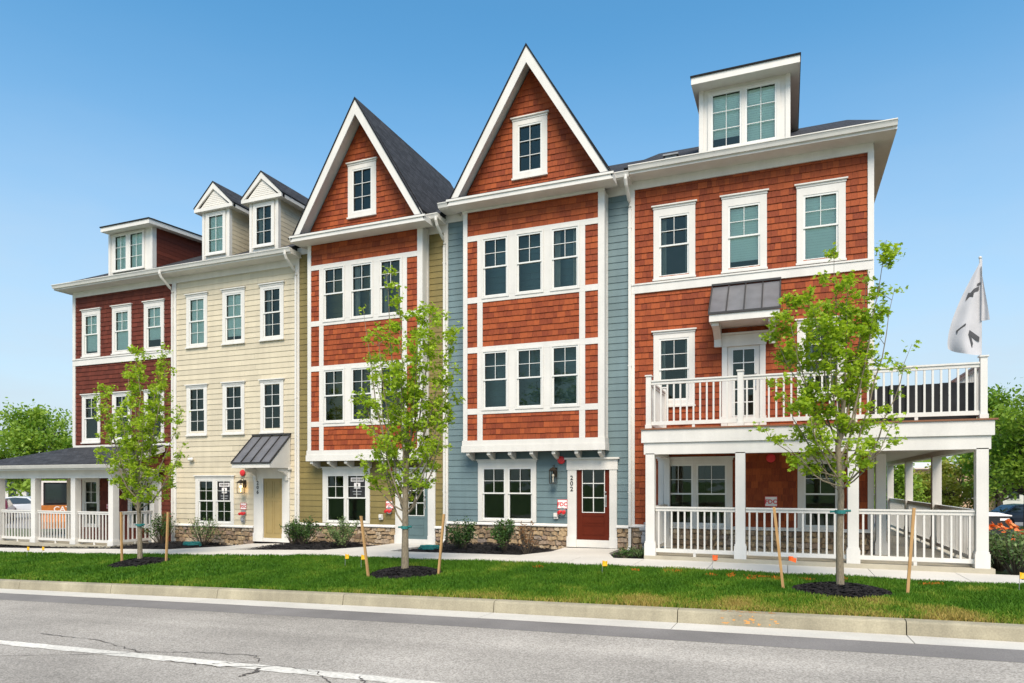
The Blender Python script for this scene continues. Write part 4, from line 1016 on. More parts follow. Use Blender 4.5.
# ------------------------------------------------------------------ ground, road, walks
def strip_sheet(name, y0, y1, zf, mats, x0=-90, x1=60, nx=60, ny=1, kind='structure', uvs=False):
    mb = MB(); xs = sorted(set(np.linspace(x0, x1, nx).tolist() + [a for a, b in WALK + CURB + BACK if x0 < a < x1])); ys = np.linspace(y0, y1, ny + 1)
    for i in range(len(xs) - 1):
        for j in range(ny):
            q = [(xs[i], ys[j]), (xs[i + 1], ys[j]), (xs[i + 1], ys[j + 1]), (xs[i], ys[j + 1])]
            mb.face([(x, y, zf(x, y)) for x, y in q])
    o = mb.build(name, mats); tag(o, kind=kind); return o
def asphalt():
    m, nt, b, out = new_mat('worn_asphalt')
    tc = nd(nt, 'ShaderNodeTexCoord')
    big = nd(nt, 'ShaderNodeTexNoise'); big.inputs['Scale'].default_value = .45; big.inputs['Detail'].default_value = 6
    agg = nd(nt, 'ShaderNodeTexVoronoi'); agg.inputs['Scale'].default_value = 62
    fine = nd(nt, 'ShaderNodeTexNoise'); fine.inputs['Scale'].default_value = 38; fine.inputs['Detail'].default_value = 4; fine.inputs['Roughness'].default_value = .7
    for n in (big, agg, fine): nt.links.new(tc.outputs['Object'], n.inputs['Vector'])
    r = nd(nt, 'ShaderNodeValToRGB'); cr = r.color_ramp; cr.elements[0].position = .28; cr.elements[0].color = (.245, .225, .195, 1); cr.elements[1].position = .72; cr.elements[1].color = (.45, .415, .365, 1)
    mx = nd(nt, 'ShaderNodeMix', data_type='FLOAT'); mx.inputs['Factor'].default_value = .5
    sep = nd(nt, 'ShaderNodeSeparateColor'); nt.links.new(agg.outputs['Color'], sep.inputs[0])
    nt.links.new(sep.outputs[0], mx.inputs['A']); nt.links.new(fine.outputs['Fac'], mx.inputs['B']); nt.links.new(mx.outputs['Result'], r.inputs['Fac'])
    mr = nd(nt, 'ShaderNodeMapRange'); mr.inputs['From Min'].default_value = .3; mr.inputs['From Max'].default_value = .7; mr.inputs['To Min'].default_value = .8; mr.inputs['To Max'].default_value = 1.18
    nt.links.new(big.outputs['Fac'], mr.inputs['Value'])
    vm = nd(nt, 'ShaderNodeVectorMath', operation='SCALE'); nt.links.new(r.outputs['Color'], vm.inputs[0]); nt.links.new(mr.outputs['Result'], vm.inputs['Scale'])
    mp = nd(nt, 'ShaderNodeMapping'); mp.inputs['Scale'].default_value = (.05, 1.1, 1); wn = nd(nt, 'ShaderNodeTexNoise'); wn.inputs['Scale'].default_value = 1.0; wn.inputs['Detail'].default_value = 4
    nt.links.new(tc.outputs['Object'], mp.inputs['Vector']); nt.links.new(mp.outputs['Vector'], wn.inputs['Vector'])
    m2 = nd(nt, 'ShaderNodeMapRange'); m2.inputs['From Min'].default_value = .3; m2.inputs['From Max'].default_value = .7; m2.inputs['To Min'].default_value = .84; m2.inputs['To Max'].default_value = 1.14
    nt.links.new(wn.outputs['Fac'], m2.inputs['Value']); v2 = nd(nt, 'ShaderNodeVectorMath', operation='SCALE'); nt.links.new(vm.outputs[0], v2.inputs[0]); nt.links.new(m2.outputs['Result'], v2.inputs['Scale']); vm = v2
    nt.links.new(vm.outputs[0], b.inputs['Base Color']); b.inputs['Roughness'].default_value = .9; b.inputs['Specular IOR Level'].default_value = .2
    bp = nd(nt, 'ShaderNodeBump'); bp.inputs['Strength'].default_value = .4; bp.inputs['Distance'].default_value = .01; nt.links.new(mx.outputs['Result'], bp.inputs['Height']); nt.links.new(bp.outputs['Normal'], b.inputs['Normal'])
    return m
M['asphalt'] = asphalt()
M['seal'] = mat('dark_asphalt_edge', (.185, .172, .16), .9, .18, .8, grain=.18, gscale=60, bump=.3)
M['paint'] = mat('road_paint', (.62, .59, .52), .8, .14, 1.5, grain=.2, gscale=22)
M['crack'] = mat('crack', (.10, .088, .078), 1.)
M['soil'] = mat('lawn_soil', (.05, .075, .016), 1., .3, 3, grain=.3)
M['field'] = mat('rough_grass', (.09, .15, .03), 1., .3, .5, grain=.3, gscale=8)
M['lot'] = mat('parking_lot', (.21, .20, .19), .9, .12, .3, grain=.1)
M['curb'] = mat('curb_concrete', (.315, .28, .195), .85, .22, 1.1, grain=.12, gscale=45, bump=.25, streak=.12)
M['pan'] = mat('gutter_concrete', (.56, .53, .465), .85, .1, 1.2, grain=.08, gscale=45)
M['walk'] = mat('walk_concrete', (.56, .53, .47), .85, .07, 1.0, grain=.06, gscale=40)
zr = lambda x, y: zcurb(x) - .17
strip_sheet('road', -14, 9.26, zr, [M['asphalt']])
strip_sheet('road_edge', 9.26, 9.95, lambda x, y: zr(x, y) + .002, [M['seal']])
def gut(x, y): return zr(x, y) + .004 - (y - 9.95) * .04
# gutter pan and curb in cast lengths with joints
def cast_run(name, prof, mtl, x0, x1, step, joint=.012):
    mb = MB(); x = x0
    while x < x1:
        xe = min(x + step, x1) - joint
        a = [(x, y, z + zcurb(x)) for y, z in prof]; e = [(xe, y, z + zcurb(xe)) for y, z in prof]
        for i in range(len(prof) - 1): mb.face([a[i], e[i], e[i + 1], a[i + 1]])
        mb.face(a[::-1]); mb.face(e)
        x += step
    o = mb.build(name, [mtl]); tag(o, kind='structure'); return o
cast_run('gutter_pan', [(9.95, -.3), (9.95, -.163), (10.56, -.188), (10.56, -.3)], M['pan'], -90, 60, 3.05, .012)
cast_run('kerb', [(10.565, -.4), (10.57, -.19), (10.60, -.03), (10.612, -.01), (10.64, 0), (10.80, 0), (10.80, -.4)], M['curb'], -90, 60, 3.05, .014)
# surveyors' orange spray on the kerb
mb = MB(); rd = random.Random(9)
for k in range(34):
    x = -.95 + rd.random() * .8; y = rd.choice((10.66, 10.70, 10.76)) + rd.uniform(-.012, .012); l, w_ = rd.uniform(.02, .07), rd.uniform(.006, .016)
    mb.face([(x, y - w_, zcurb(x) + .003), (x + l, y - w_, zcurb(x + l) + .003), (x + l, y + w_, zcurb(x + l) + .003), (x, y + w_, zcurb(x) + .003)])
for k in range(26):
    x = -.95 + rd.random() * .8; z = rd.uniform(-.16, -.04); l, w_ = rd.uniform(.02, .06), rd.uniform(.005, .012); y = 10.57 + (z + .19) / .16 * .03 - .004
    mb.face([(x, y, zcurb(x) + z - w_), (x + l, y, zcurb(x + l) + z - w_), (x + l, y + .002, zcurb(x + l) + z + w_), (x, y + .002, zcurb(x) + z + w_)])
tag(mb.build('kerb_marking', [mat('orange_spray', (.55, .28, .09), .9, .2, 9)]), kind='structure')
# white line
mb = MB(); rd = random.Random(5)
xs = np.linspace(-60, -1.05, 240)
for a, e in zip(xs[:-1], xs[1:]):
    w0, w1 = 6.29 + .012 * math.sin(a * 7) + rd.uniform(-.008, .008), 6.49 + rd.uniform(-.008, .008)
    if rd.random() < .03: continue
    mb.face([(a, w0, zr(a, 0) + .006), (e, w0, zr(e, 0) + .006), (e, w1, zr(e, 0) + .006), (a, w1, zr(a, 0) + .006)])
tag(mb.build('road_marking', [M['paint']]), kind='structure')
# cracks
def crack(pts, w):
    mb = MB(); fine = []
    rd = random.Random(len(pts) * 7 + int(pts[0][0] * 10))
    for (a, e) in zip(pts[:-1], pts[1:]):
        for k in range(10):
            t = k / 10; fine.append((a[0] + (e[0] - a[0]) * t + rd.uniform(-.03, .03), a[1] + (e[1] - a[1]) * t + rd.uniform(-.03, .03)))
    fine.append(pts[-1])
    for a, e in zip(fine[:-1], fine[1:]):
        d = Vector((e[0] - a[0], e[1] - a[1], 0)).normalized(); n = Vector((-d.y, d.x, 0)) * w * rd.uniform(.4, 1.3)
        z = lambda p: zr(p[0], 0) + .009
        mb.face([(a[0] - n.x, a[1] - n.y, z(a)), (e[0] - n.x, e[1] - n.y, z(e)), (e[0] + n.x, e[1] + n.y, z(e)), (a[0] + n.x, a[1] + n.y, z(a))])
    tag(mb.build('road_crack', [M['crack']]), kind='structure')
crack([(-10.6, 7.0), (-9.2, 6.9), (-8.0, 6.55), (-7.2, 6.75), (-6.3, 6.85), (-6.0, 6.6), (-6.5, 6.35)], .008)
crack([(-7.2, 6.3), (-6.3, 6.25), (-5.6, 6.5), (-5.0, 6.42), (-4.6, 6.1), (-4.2, 5.7)], .008)
crack([(-9.6, 5.8), (-8.4, 6.3), (-7.9, 6.55)], .006)
crack([(-4.4, 6.4), (-4.25, 6.25), (-4.0, 6.05), (-3.3, 6.0), (-2.5, 5.8)], .008)
crack([(-5.8, 6.35), (-5.7, 6.2), (-5.75, 6.0)], .02)
# sidewalk and paths
def slabs(name, cells, mtl, kind='structure'):
    mb = MB()
    for poly in cells:
        top = [(x, y, zground(x, y) + .035) for x, y in poly]; bot = [(x, y, zground(x, y) - .15) for x, y in poly]
        mb.face(top); n = len(poly)
        for i in range(n):
            j = (i + 1) % n; mb.face([bot[i], bot[j], top[j], top[i]])
    o = mb.build(name, [mtl]); tag(o, kind=kind)
cells = []; x = -60.
while x < 30:
    cells.append([(x + .006, YW0), (x + 1.5 - .006, YW0), (x + 1.5 - .006, YW1), (x + .006, YW1)]); x += 1.5
slabs('sidewalk', cells, M['walk'])
slabs('path', [[(-6.05, YW1 + .01), (-3.72, YW1 + .01), (-4.1, 16.55), (-5.6, 16.55)], [(-5.6, 16.56), (-4.1, 16.56), (-4.1, 17.72), (-5.6, 17.72)],
               [(-11.9, YW1 + .01), (-9.75, YW1 + .01), (-9.72, 16.6), (-11.1, 16.6)], [(-11.1, 16.61), (-9.72, 16.61), (-9.55, 17.72), (-11.0, 17.72)],
               [(-17.6, YW1 + .01), (-15.35, YW1 + .01), (-15.0, 16.6), (-16.5, 16.6)], [(-16.5, 16.61), (-15.0, 16.61), (-14.9, 17.72), (-16.4, 17.72)]], M['walk'])
strip_sheet('lawn', YC + .01, YW0, lambda x, y: zground(x, y) - .012, [M['soil']], ny=4)
def zbed(x, y):
    h = 0
    for a, b_ in ((-21.0, -17.7), (-14.9, -12.0), (-9.5, -6.2)):
        h = max(h, min(1, max(0, (x - a) / .5)) * min(1, max(0, (b_ - x) / .5)))
    if x < -21: h = .5
    return zground(x, y) - .02 + .09 * h * min(1, max(0, (y - YW1) / .5)) * (1 if y < 17.85 else 0)
strip_sheet('garden_bed', YW1, 17.84, zbed, [M['mulch']], -34, -3.0, nx=160, ny=6)
strip_sheet('yard', YW1 + .3, 30, lambda x, y: zground(x, y) - .03, [M['soil']], -60, 40, ny=6)
# the wide ground sheet, out to the horizon
mb = MB()
gx = [-1500, -400, -150, -90, -60, -40, -25, -10, 0, 8, 20, 30, 60, 150, 400, 1500]; gy = [-1500, -200, -60, -14.5, 30, 34, 60, 120, 400, 1800]
gz = lambda x, y: (zground(x, y) - .06 if y >= 30 else zcurb(x) - .6)
for i in range(len(gx) - 1):
    for j in range(len(gy) - 1):
        q = [(gx[i], gy[j]), (gx[i + 1], gy[j]), (gx[i + 1], gy[j + 1]), (gx[i], gy[j + 1])]; mb.face([(x, y, gz(x, y)) for x, y in q])
tag(mb.build('ground', [M['field']]), kind='structure')
mb = MB()
for (x0, x1, y0, y1) in ((-80, -26, 24, 60), (4, 40, 30, 70)):
    q = 8
    for i in range(q):
        for j in range(q):
            xa, xb, ya, yb = x0 + (x1 - x0) * i / q, x0 + (x1 - x0) * (i + 1) / q, y0 + (y1 - y0) * j / q, y0 + (y1 - y0) * (j + 1) / q
            mb.face([(x, y, zground(x, y) + .01) for x, y in ((xa, ya), (xb, ya), (xb, yb), (xa, yb))])
tag(mb.build('parking_lot', [M['lot']]), kind='structure')

# ------------------------------------------------------------------ grass, mulch, plants
def fast_mesh(name, verts, nper, mats, tint):
    """verts (n, nper, 3): one polygon of nper corners each"""
    n = len(verts); me = bpy.data.meshes.new(name)
    me.vertices.add(n * nper); me.vertices.foreach_set('co', verts.astype(np.float32).ravel())
    me.loops.add(n * nper); me.loops.foreach_set('vertex_index', np.arange(n * nper, dtype=np.int32))
    me.polygons.add(n); me.polygons.foreach_set('loop_start', np.arange(0, n * nper, nper, dtype=np.int32))
    try: me.polygons.foreach_set('loop_total', np.full(n, nper, dtype=np.int32))
    except Exception: pass
    for m in mats: me.materials.append(m)
    at = me.attributes.new('tint', 'FLOAT', 'FACE'); at.data.foreach_set('value', np.clip(tint, 0, 1).astype(np.float32))
    me.update(calc_edges=True); me.validate()
    return me
def grass_mat():
    m, nt, b, out = new_mat('lawn_grass')
    a = nd(nt, 'ShaderNodeAttribute', attribute_name='tint'); r = nd(nt, 'ShaderNodeValToRGB'); cr = r.color_ramp
    cr.elements[0].position = 0; cr.elements[0].color = (.026, .105, .005, 1); cr.elements[1].position = 1; cr.elements[1].color = (.75, .19, .03, 1)
    for p, c in ((.45, (.10, .22, .014)), (.62, (.25, .30, .035)), (.8, (.36, .30, .07)), (.93, (.40, .30, .08))):
        e = cr.elements.new(p); e.color = (*c, 1)
    nt.links.new(a.outputs['Fac'], r.inputs['Fac']); nt.links.new(r.outputs['Color'], b.inputs['Base Color']); b.inputs['Roughness'].default_value = .6; b.inputs['Specular IOR Level'].default_value = .2
    tr = nd(nt, 'ShaderNodeBsdfTranslucent'); nt.links.new(r.outputs['Color'], tr.inputs['Color']); mx = nd(nt, 'ShaderNodeMixShader'); mx.inputs['Fac'].default_value = .3
    nt.links.new(b.outputs[0], mx.inputs[1]); nt.links.new(tr.outputs[0], mx.inputs[2]); nt.links.new(mx.outputs[0], out.inputs['Surface'])
    return m
M['grass'] = grass_mat()
def vnoise(x, y, s, seed):
    r = np.random.default_rng(seed); g = r.random((64, 64)); u, v = np.mod(x / s, 64), np.mod(y / s, 64); i, j = u.astype(int), v.astype(int); fu, fv = u - i, v - j
    fu, fv = fu * fu * (3 - 2 * fu), fv * fv * (3 - 2 * fv); i2, j2 = (i + 1) % 64, (j + 1) % 64
    return (g[i, j] * (1 - fu) + g[i2, j] * fu) * (1 - fv) + (g[i, j2] * (1 - fu) + g[i2, j2] * fu) * fv
RINGS = [(.82, 12.70, .78), (-7.55, 12.62, .80), (-15.8, 13.0, .80)]
def make_grass(n):
    # nearer (towards +x) gets denser and finer
    x = np.concatenate([rng.uniform(-12, 7, int(n * .68)), rng.uniform(-36, -12, n - int(n * .68))]); y = rng.uniform(YC + .02, YW0 - .0, n)
    keep = np.ones(n, bool)
    for cx, cy, r in RINGS: keep &= ((x - cx) / r) ** 2 + ((y - cy) / (r * .85)) ** 2 > 1 + .25 * (vnoise(x, y, .15, 5) - .5)
    x, y = x[keep], y[keep]; n = len(x)
    wx, wy = np.array([a for a, b in WALK]), np.array([b for a, b in WALK]); cxx, cyy = np.array([a for a, b in CURB]), np.array([b for a, b in CURB])
    zc, zw = np.interp(x, cxx, cyy), np.interp(x, wx, wy); z = zc + (zw - zc) * (y - YC) / (YW0 - YC) - .012
    far = x < -12
    h = rng.uniform(.035, .075, n) * (.7 + .6 * vnoise(x, y, .5, 3)); w = np.where(far, .016, .0095) * rng.uniform(.7, 1.2, n)
    a = rng.uniform(0, 2 * np.pi, n); lean = rng.uniform(.1, .9, n) * h; la = rng.uniform(0, 2 * np.pi, n)
    v = np.zeros((n, 4, 3)); ca, sa = np.cos(a) * w, np.sin(a) * w
    v[:, 0] = np.stack([x - ca, y - sa, z], 1); v[:, 1] = np.stack([x + ca, y + sa, z], 1)
    tipx, tipy = x + np.cos(la) * lean, y + np.sin(la) * lean
    v[:, 2] = np.stack([tipx + ca * .25, tipy + sa * .25, z + h], 1); v[:, 3] = np.stack([tipx - ca * .25, tipy - sa * .25, z + h], 1)
    t = .30 + .26 * (rng.random(n) - .5) + .30 * (vnoise(x, y, .8, 1) - .5) + .18 * (vnoise(x, y, .25, 2) - .5)
    edge = np.clip(1 - (y - YC) / (.45 + 1.5 * vnoise(x, y, .6, 8) * np.clip((x + 12) / 10, .3, 1)), 0, 1) * np.clip((x + 14) / 10, .3, 1)
    t = t + edge * .55 * rng.random(n) ** .4
    bare = np.clip((vnoise(x, y, .7, 9) - .56) * 4, 0, 1) * np.clip((x + 9) / 6, 0, 1); t = t + bare * .28
    t = np.minimum(t, .92)
    for (ox, oy, rx, ry) in ((-1.35, 13.55, .10, .06), (-1.0, 13.6, .05, .2), (-.62, 13.4, .09, .08), (-.45, 13.62, .3, .04), (-.2, 13.5, .06, .1), (.35, 13.6, .12, .05), (.95, 13.75, .1, .05), (-2.1, 13.8, .25, .04), (2.3, 13.7, .2, .05), (-4.9, 13.6, .12, .06), (-2.85, 13.75, .1, .05)):
        q = ((x - ox) / rx) ** 2 + ((y - oy) / ry) ** 2; t = np.where((q < 1) & (rng.random(n) < .75), 1., t)
    return fast_mesh('grass', v, 4, [M['grass']], t)
tag(link('grass', make_grass(330000)), 'short green lawn strip, yellowing along the kerb, with orange paint marks', 'grass', kind='stuff')
def mulch_ring(cx, cy, r, label):
    mb = MB(); rg = np.random.default_rng(int(abs(cx * 10)))
    N, K = 40, 9
    P = lambda k, i: (cx + (r * k / K) * (1 + .05 * math.sin(3 * i * 2 * math.pi / N)) * math.cos(i * 2 * math.pi / N), cy + .85 * (r * k / K) * math.sin(i * 2 * math.pi / N))
    hz = lambda k, i: zground(*P(k, i)) - .012 + .12 * (1 - (k / K) ** 2) + (0 if k == K else .012 * math.sin(i * 5.3 + k * 7.7))
    for k in range(K):
        for i in range(N):
            mb.face([(*P(k, i), hz(k, i)), (*P(k + 1, i), hz(k + 1, i)), (*P(k + 1, i + 1), hz(k + 1, (i + 1) % N)), (*P(k, i + 1), hz(k, (i + 1) % N))], 0, .5)
    for _ in range(1500):
        a = rg.uniform(0, 2 * math.pi); q = r * math.sqrt(rg.random()) * 1.03; x, y = cx + q * math.cos(a), cy + .85 * q * math.sin(a)
        z = zground(x, y) + .12 * (1 - min(1, (q / r)) ** 2); Rm = Matrix.Translation((x, y, z)) @ Matrix.Rotation(rg.uniform(0, 6.3), 4, 'Z') @ Matrix.Rotation(rg.uniform(-.6, .6), 4, 'X')
        l, w = rg.uniform(.015, .045), rg.uniform(.006, .014); mb.face([Rm @ Vector(p) for p in ((-l, -w, 0), (l, -w, .004), (l, w, .008), (-l, w, 0))], 0, rg.random())
    o = mb.build('mulch', [M['mulch']]); tag(o, label, 'mulch', kind='stuff')
for (cx, cy, r), l in zip(RINGS, ('round mound of black mulch under the maple before the porch', 'round mound of black mulch under the maple before the khaki house', 'round mound of black mulch under the maple before the crimson house')): mulch_ring(cx, cy, r, l)
# mulch chips over the garden bed
v = []; 
def bed_chips():
    n = 14000; x = rng.uniform(-27, -3.7, n); y = rng.uniform(YW1 + .03, 17.75, n); keep = np.ones(n, bool)
    for a, b in ((-6.0, -3.95), (-11.8, -9.6), (-17.5, -14.95)): keep &= ~((x > a + .0) & (x < b))
    x, y = x[keep], y[keep]; n = len(x); z = np.array([zbed(a, b) for a, b in zip(x, y)]) + rng.uniform(.0, .04, n)
    l = rng.uniform(.02, .06, n); w = rng.uniform(.008, .02, n); a = rng.uniform(0, 6.3, n); v = np.zeros((n, 4, 3)); ca, sa = np.cos(a), np.sin(a)
    for k, (p, q, u) in enumerate(((-1, -1, 0), (1, -1, .01), (1, 1, .016), (-1, 1, 0))): v[:, k] = np.stack([x + p * l * ca - q * w * sa, y + p * l * sa + q * w * ca, z + u], 1)
    return fast_mesh('mulch', v, 4, [M['mulch']], rng.random(n))
tag(link('mulch', bed_chips()), 'black shredded mulch over the beds along the facades', 'mulch', kind='stuff')

LEAF = np.array([(0, -.45), (.42, -.28), (.24, -.02), (.46, .22), (.13, .22), (0, .6), (-.13, .22), (-.46, .22), (-.24, -.02), (-.42, -.28)])
OVAL = np.array([(0, -.5), (.26, -.1), (.2, .25), (0, .5), (-.2, .25), (-.26, -.1)])
def leaves(name, pos, size, mats, shape=LEAF, droop=.5, tint=None, updir=.9):
    n = len(pos); k = len(shape)
    nrm = rng.normal(0, .6, (n, 3)); nrm[:, 2] += updir; nrm /= np.linalg.norm(nrm, axis=1, keepdims=True)
    t = rng.normal(0, 1, (n, 3)); t[:, 2] -= droop; t -= nrm * (t * nrm).sum(1, keepdims=True); t /= np.linalg.norm(t, axis=1, keepdims=True)
    b = np.cross(nrm, t); s = size * rng.uniform(.65, 1.25, n)
    v = np.zeros((n, k, 3))
    for i, (a, c) in enumerate(shape):
        v[:, i] = pos + b * (a * s)[:, None] + t * (c * s)[:, None] - nrm * (abs(a) * .35 * s)[:, None] - nrm * ((c * c) * .2 * s)[:, None]
    return fast_mesh(name, v, k, mats, rng.random(n) if tint is None else tint)

def street_tree(x, y, label, limbs, trunk_h, trunk_r, seed, nl):
    """young staked maple: limbs = [(dx, dy, z_tip, z_start, leafy from)] sweeping upwards from the trunk"""
    rd = random.Random(seed); z0 = zground(x, y)
    o = empty('maple_tree', (x, y, z0)); tag(o, label, 'tree', 'young maples in the lawn strip')
    tk = MB(); top = max(l[2] for l in limbs)
    tp = [(0, 0, -.1)] + [(rd.uniform(-.02, .02) * k, rd.uniform(-.02, .02) * k, trunk_h * k / 4) for k in range(1, 5)]
    tk.tube(tp, [trunk_r * 1.35, trunk_r * 1.02, trunk_r * .95, trunk_r * .85, trunk_r * .7], 10); tk.build('trunk', [M['bark']], o)
    br = MB(); pos = []; dens = []
    ax, ay = tp[-1][0], tp[-1][1]
    def axis(z):
        return Vector((np.interp(z, [p[2] for p in tp], [p[0] for p in tp]), np.interp(z, [p[2] for p in tp], [p[1] for p in tp]), z))
    for (dx, dy, zt, zs, w) in limbs:
        zs = zs + (rd.uniform(0, 1.0) if zt > 3.8 and w > .5 else 0); s = axis(min(zs, trunk_h)); e = Vector((dx, dy, zt)); pts = []; L = (e - s).length
        if zs > trunk_h: s = Vector((ax, ay, trunk_h))
        for k in range(9):
            t = k / 8; h = t ** .62; p = s.lerp(e, t); p.x = s.x + (e.x - s.x) * h; p.y = s.y + (e.y - s.y) * h
            p += Vector((rd.uniform(-.03, .03), rd.uniform(-.03, .03), 0)) * (1 if 0 < k < 8 else 0); pts.append(p)
        r0 = trunk_r * (.20 + .16 * min(1, L / 3)); br.tube(pts, [r0 * (1 - .85 * k / 8) for k in range(9)], 6)
        nsub = int(L * 5.5 * w)
        for q in range(nsub):
            t = rd.uniform(.16, 1.0); i = min(7, int(t * 8)); p = pts[i].lerp(pts[i + 1], t * 8 - i)
            a = rd.uniform(0, 2 * math.pi); ln = rd.uniform(.14, .50) * (1.1 - .45 * t); d = Vector((math.cos(a), math.sin(a), rd.uniform(.1, 1.2))).normalized() * ln
            e2 = p + d; br.tube([p, p + d * .5 + Vector((0, 0, -.02)), e2], [.0075, .0055, .003], 4)
            for c in range(rd.randint(2, 4)):
                pos.append((e2 * rd.uniform(.5, 1) + p * 0 if False else p.lerp(e2, rd.uniform(.45, 1.1)), .075))
        for c in range(int(L * 1.2)):
            t = rd.uniform(.45, 1); i = min(7, int(t * 8)); pos.append((pts[i].lerp(pts[i + 1], t * 8 - i), .08))
        pos.append((pts[-1], .09))
    br.build('branch', [M['bark']], o)
    per = max(1, int(nl / len(pos))); P = []; T = []
    for c, s in pos:
        tone = rd.random()
        for k in range(per): P.append((c.x + rd.gauss(0, s * .75), c.y + rd.gauss(0, s * .75), c.z + rd.gauss(-.03, s * .6))); T.append(.5 * tone + .5 * rd.random())
    link('crown', leaves('crown', np.array(P), .078, [M['leaf']], tint=np.array(T)), o)
    return o
def z_at(img_y, D): return 1.73 - (img_y - 484) * D / 683.
# limbs traced from the photo in the plane of each tree, each given its own depth
street_tree(.82, 12.70, 'young staked maple in the lawn before the white porch and balcony', [(dx * .9, dy * .9, zt, zs, w * .95) for dx, dy, zt, zs, w in [
    (-.10, .1, 5.75, 2.3, 1.3), (.12, -.15, 5.2, 2.1, 1.3), (-.55, .25, 5.0, 2.2, 1.3), (-.95, -.1, 5.0, 1.95, 1.3), (-1.15, .3, 4.5, 1.8, 1.2), (-.85, .55, 4.2, 1.7, 1.1), (-.5, -.5, 4.7, 1.9, 1.3),
    (.45, .2, 5.3, 2.1, 1.2), (.72, -.1, 5.75, 1.9, .75), (.92, .2, 5.05, 1.95, .5), (1.15, -.1, 4.05, 1.7, .3), (.55, .5, 4.6, 1.8, 1.0), (.2, .6, 4.9, 2.0, 1.2), (-.2, -.55, 4.3, 1.8, 1.2),
    (-1.0, -.3, 2.55, 1.75, .9), (-1.45, .1, 2.85, 1.9, .35), (.9, -.3, 2.9, 1.7, .5), (-.5, .4, 2.7, 1.65, 1.0), (.35, -.45, 2.4, 1.7, .9), (-.7, -.45, 3.5, 1.85, 1.2), (.3, .3, 3.6, 1.8, 1.0), (-1.05, .1, 3.6, 1.8, 1.)]], 3.2, .052, 21, 9200)
street_tree(-7.55, 12.62, 'young staked maple in the lawn between the khaki and blue houses', [
    (-.55, .1, 6.55, 1.9, .55), (-1.05, .0, 5.75, 1.4, .4), (-.1, -.1, 6.1, 2.2, 1.2), (.35, .2, 5.75, 2.2, 1.3), (.75, -.1, 5.6, 2.0, 1.25), (1.0, .2, 5.2, 1.9, 1.2), (.1, .4, 5.6, 2.0, 1.2), (-.55, -.2, 5.2, 1.6, 1.0), (-1.0, .3, 4.7, 1.4, .8),
    (-.9, -.2, 3.9, 1.1, .9), (-.45, .4, 4.3, 1.5, 1.0), (.55, -.4, 4.8, 1.9, 1.2), (1.15, .1, 4.4, 1.6, .8), (.9, .5, 3.9, 1.5, 1.0), (1.2, -.2, 3.5, 1.3, .55), (-.3, -.5, 3.5, 1.3, 1.1), (.3, .5, 3.6, 1.4, 1.1), (-.75, .1, 3.0, 1.0, .9),
    (.6, .2, 2.8, 1.2, .9), (-1.15, .0, 2.55, 1.3, .5), (.1, -.35, 4.4, 1.7, 1.3), (.75, -.2, 2.9, 1.2, .8), (-.35, .3, 2.5, 1.1, .9)], 3.3, .066, 33, 9800)
street_tree(-15.8, 13.0, 'young staked maple in the lawn before the crimson townhouse', [(dx * 1.22, dy * 1.2, zt + (.12 if zt > 4 else 0), zs, w) for dx, dy, zt, zs, w in [
    (-.25, .1, 5.55, 1.9, 1.2), (.15, -.1, 5.4, 2.0, 1.2), (.45, .2, 5.6, 2.0, 1.1), (.85, -.1, 4.9, 1.8, 1.1), (1.1, .1, 4.0, 1.7, .8), (-.65, .2, 5.2, 1.9, 1.1), (-.9, -.2, 4.6, 1.7, 1.1), (-1.3, .2, 4.2, 1.8, .45), (-1.0, .4, 3.7, 1.6, 1.0),
    (-.6, -.5, 4.1, 1.6, 1.2), (.3, .5, 4.4, 1.7, 1.2), (.6, -.4, 3.9, 1.6, 1.2), (-.2, .5, 4.6, 1.8, 1.2), (0, -.45, 4.0, 1.6, 1.2), (-1.15, -.1, 3.0, 1.5, .8), (1.25, .0, 3.1, 1.4, .55), (.75, .4, 2.9, 1.4, .9), (-.7, .3, 2.6, 1.3, 1.0), (.4, -.3, 2.5, 1.3, .9), (.0, .3, 3.3, 1.5, 1.2)]], 3.0, .054, 45, 9000)
def band(x, y, z, label):
    zz = zground(x, y) + z; mb = MB(); mb.tube([(0, 0, -.03), (0, 0, .03)], .085, 12); mb.tube([(-.16, 0, .0), (.16, 0, .02)], .02, 6)
    tag(mb.build('tree_tie', [M['teal']], None, (x, y, zz)), label, 'tree tie', 'green tree ties round the trunks')
band(.82, 12.70, 1.33, 'green tie round the trunk of the maple before the porch'); band(-7.55, 12.62, .98, 'green tie round the trunk of the maple before the khaki house'); band(-15.8, 13.0, 1.0, 'green tie round the trunk of the maple before the crimson house')
def stake(x, y, zt, lx, label, ly=0.):
    z0 = zground(x, y); o = MB(); h = zt - z0
    a = .022; P = [(-a, -a), (a, -a), (a, a), (-a, a)]
    b = [(p, q, -.1) for p, q in P]; t = [(p + lx, q + ly, h) for p, q in P]
    o.face(t)
    for i in range(4): o.face([b[i], b[(i + 1) % 4], t[(i + 1) % 4], t[i]])
    tag(o.build('tree_stake', [M['stake']], None, (x, y, z0)), label, 'stake', 'wooden tree stakes')
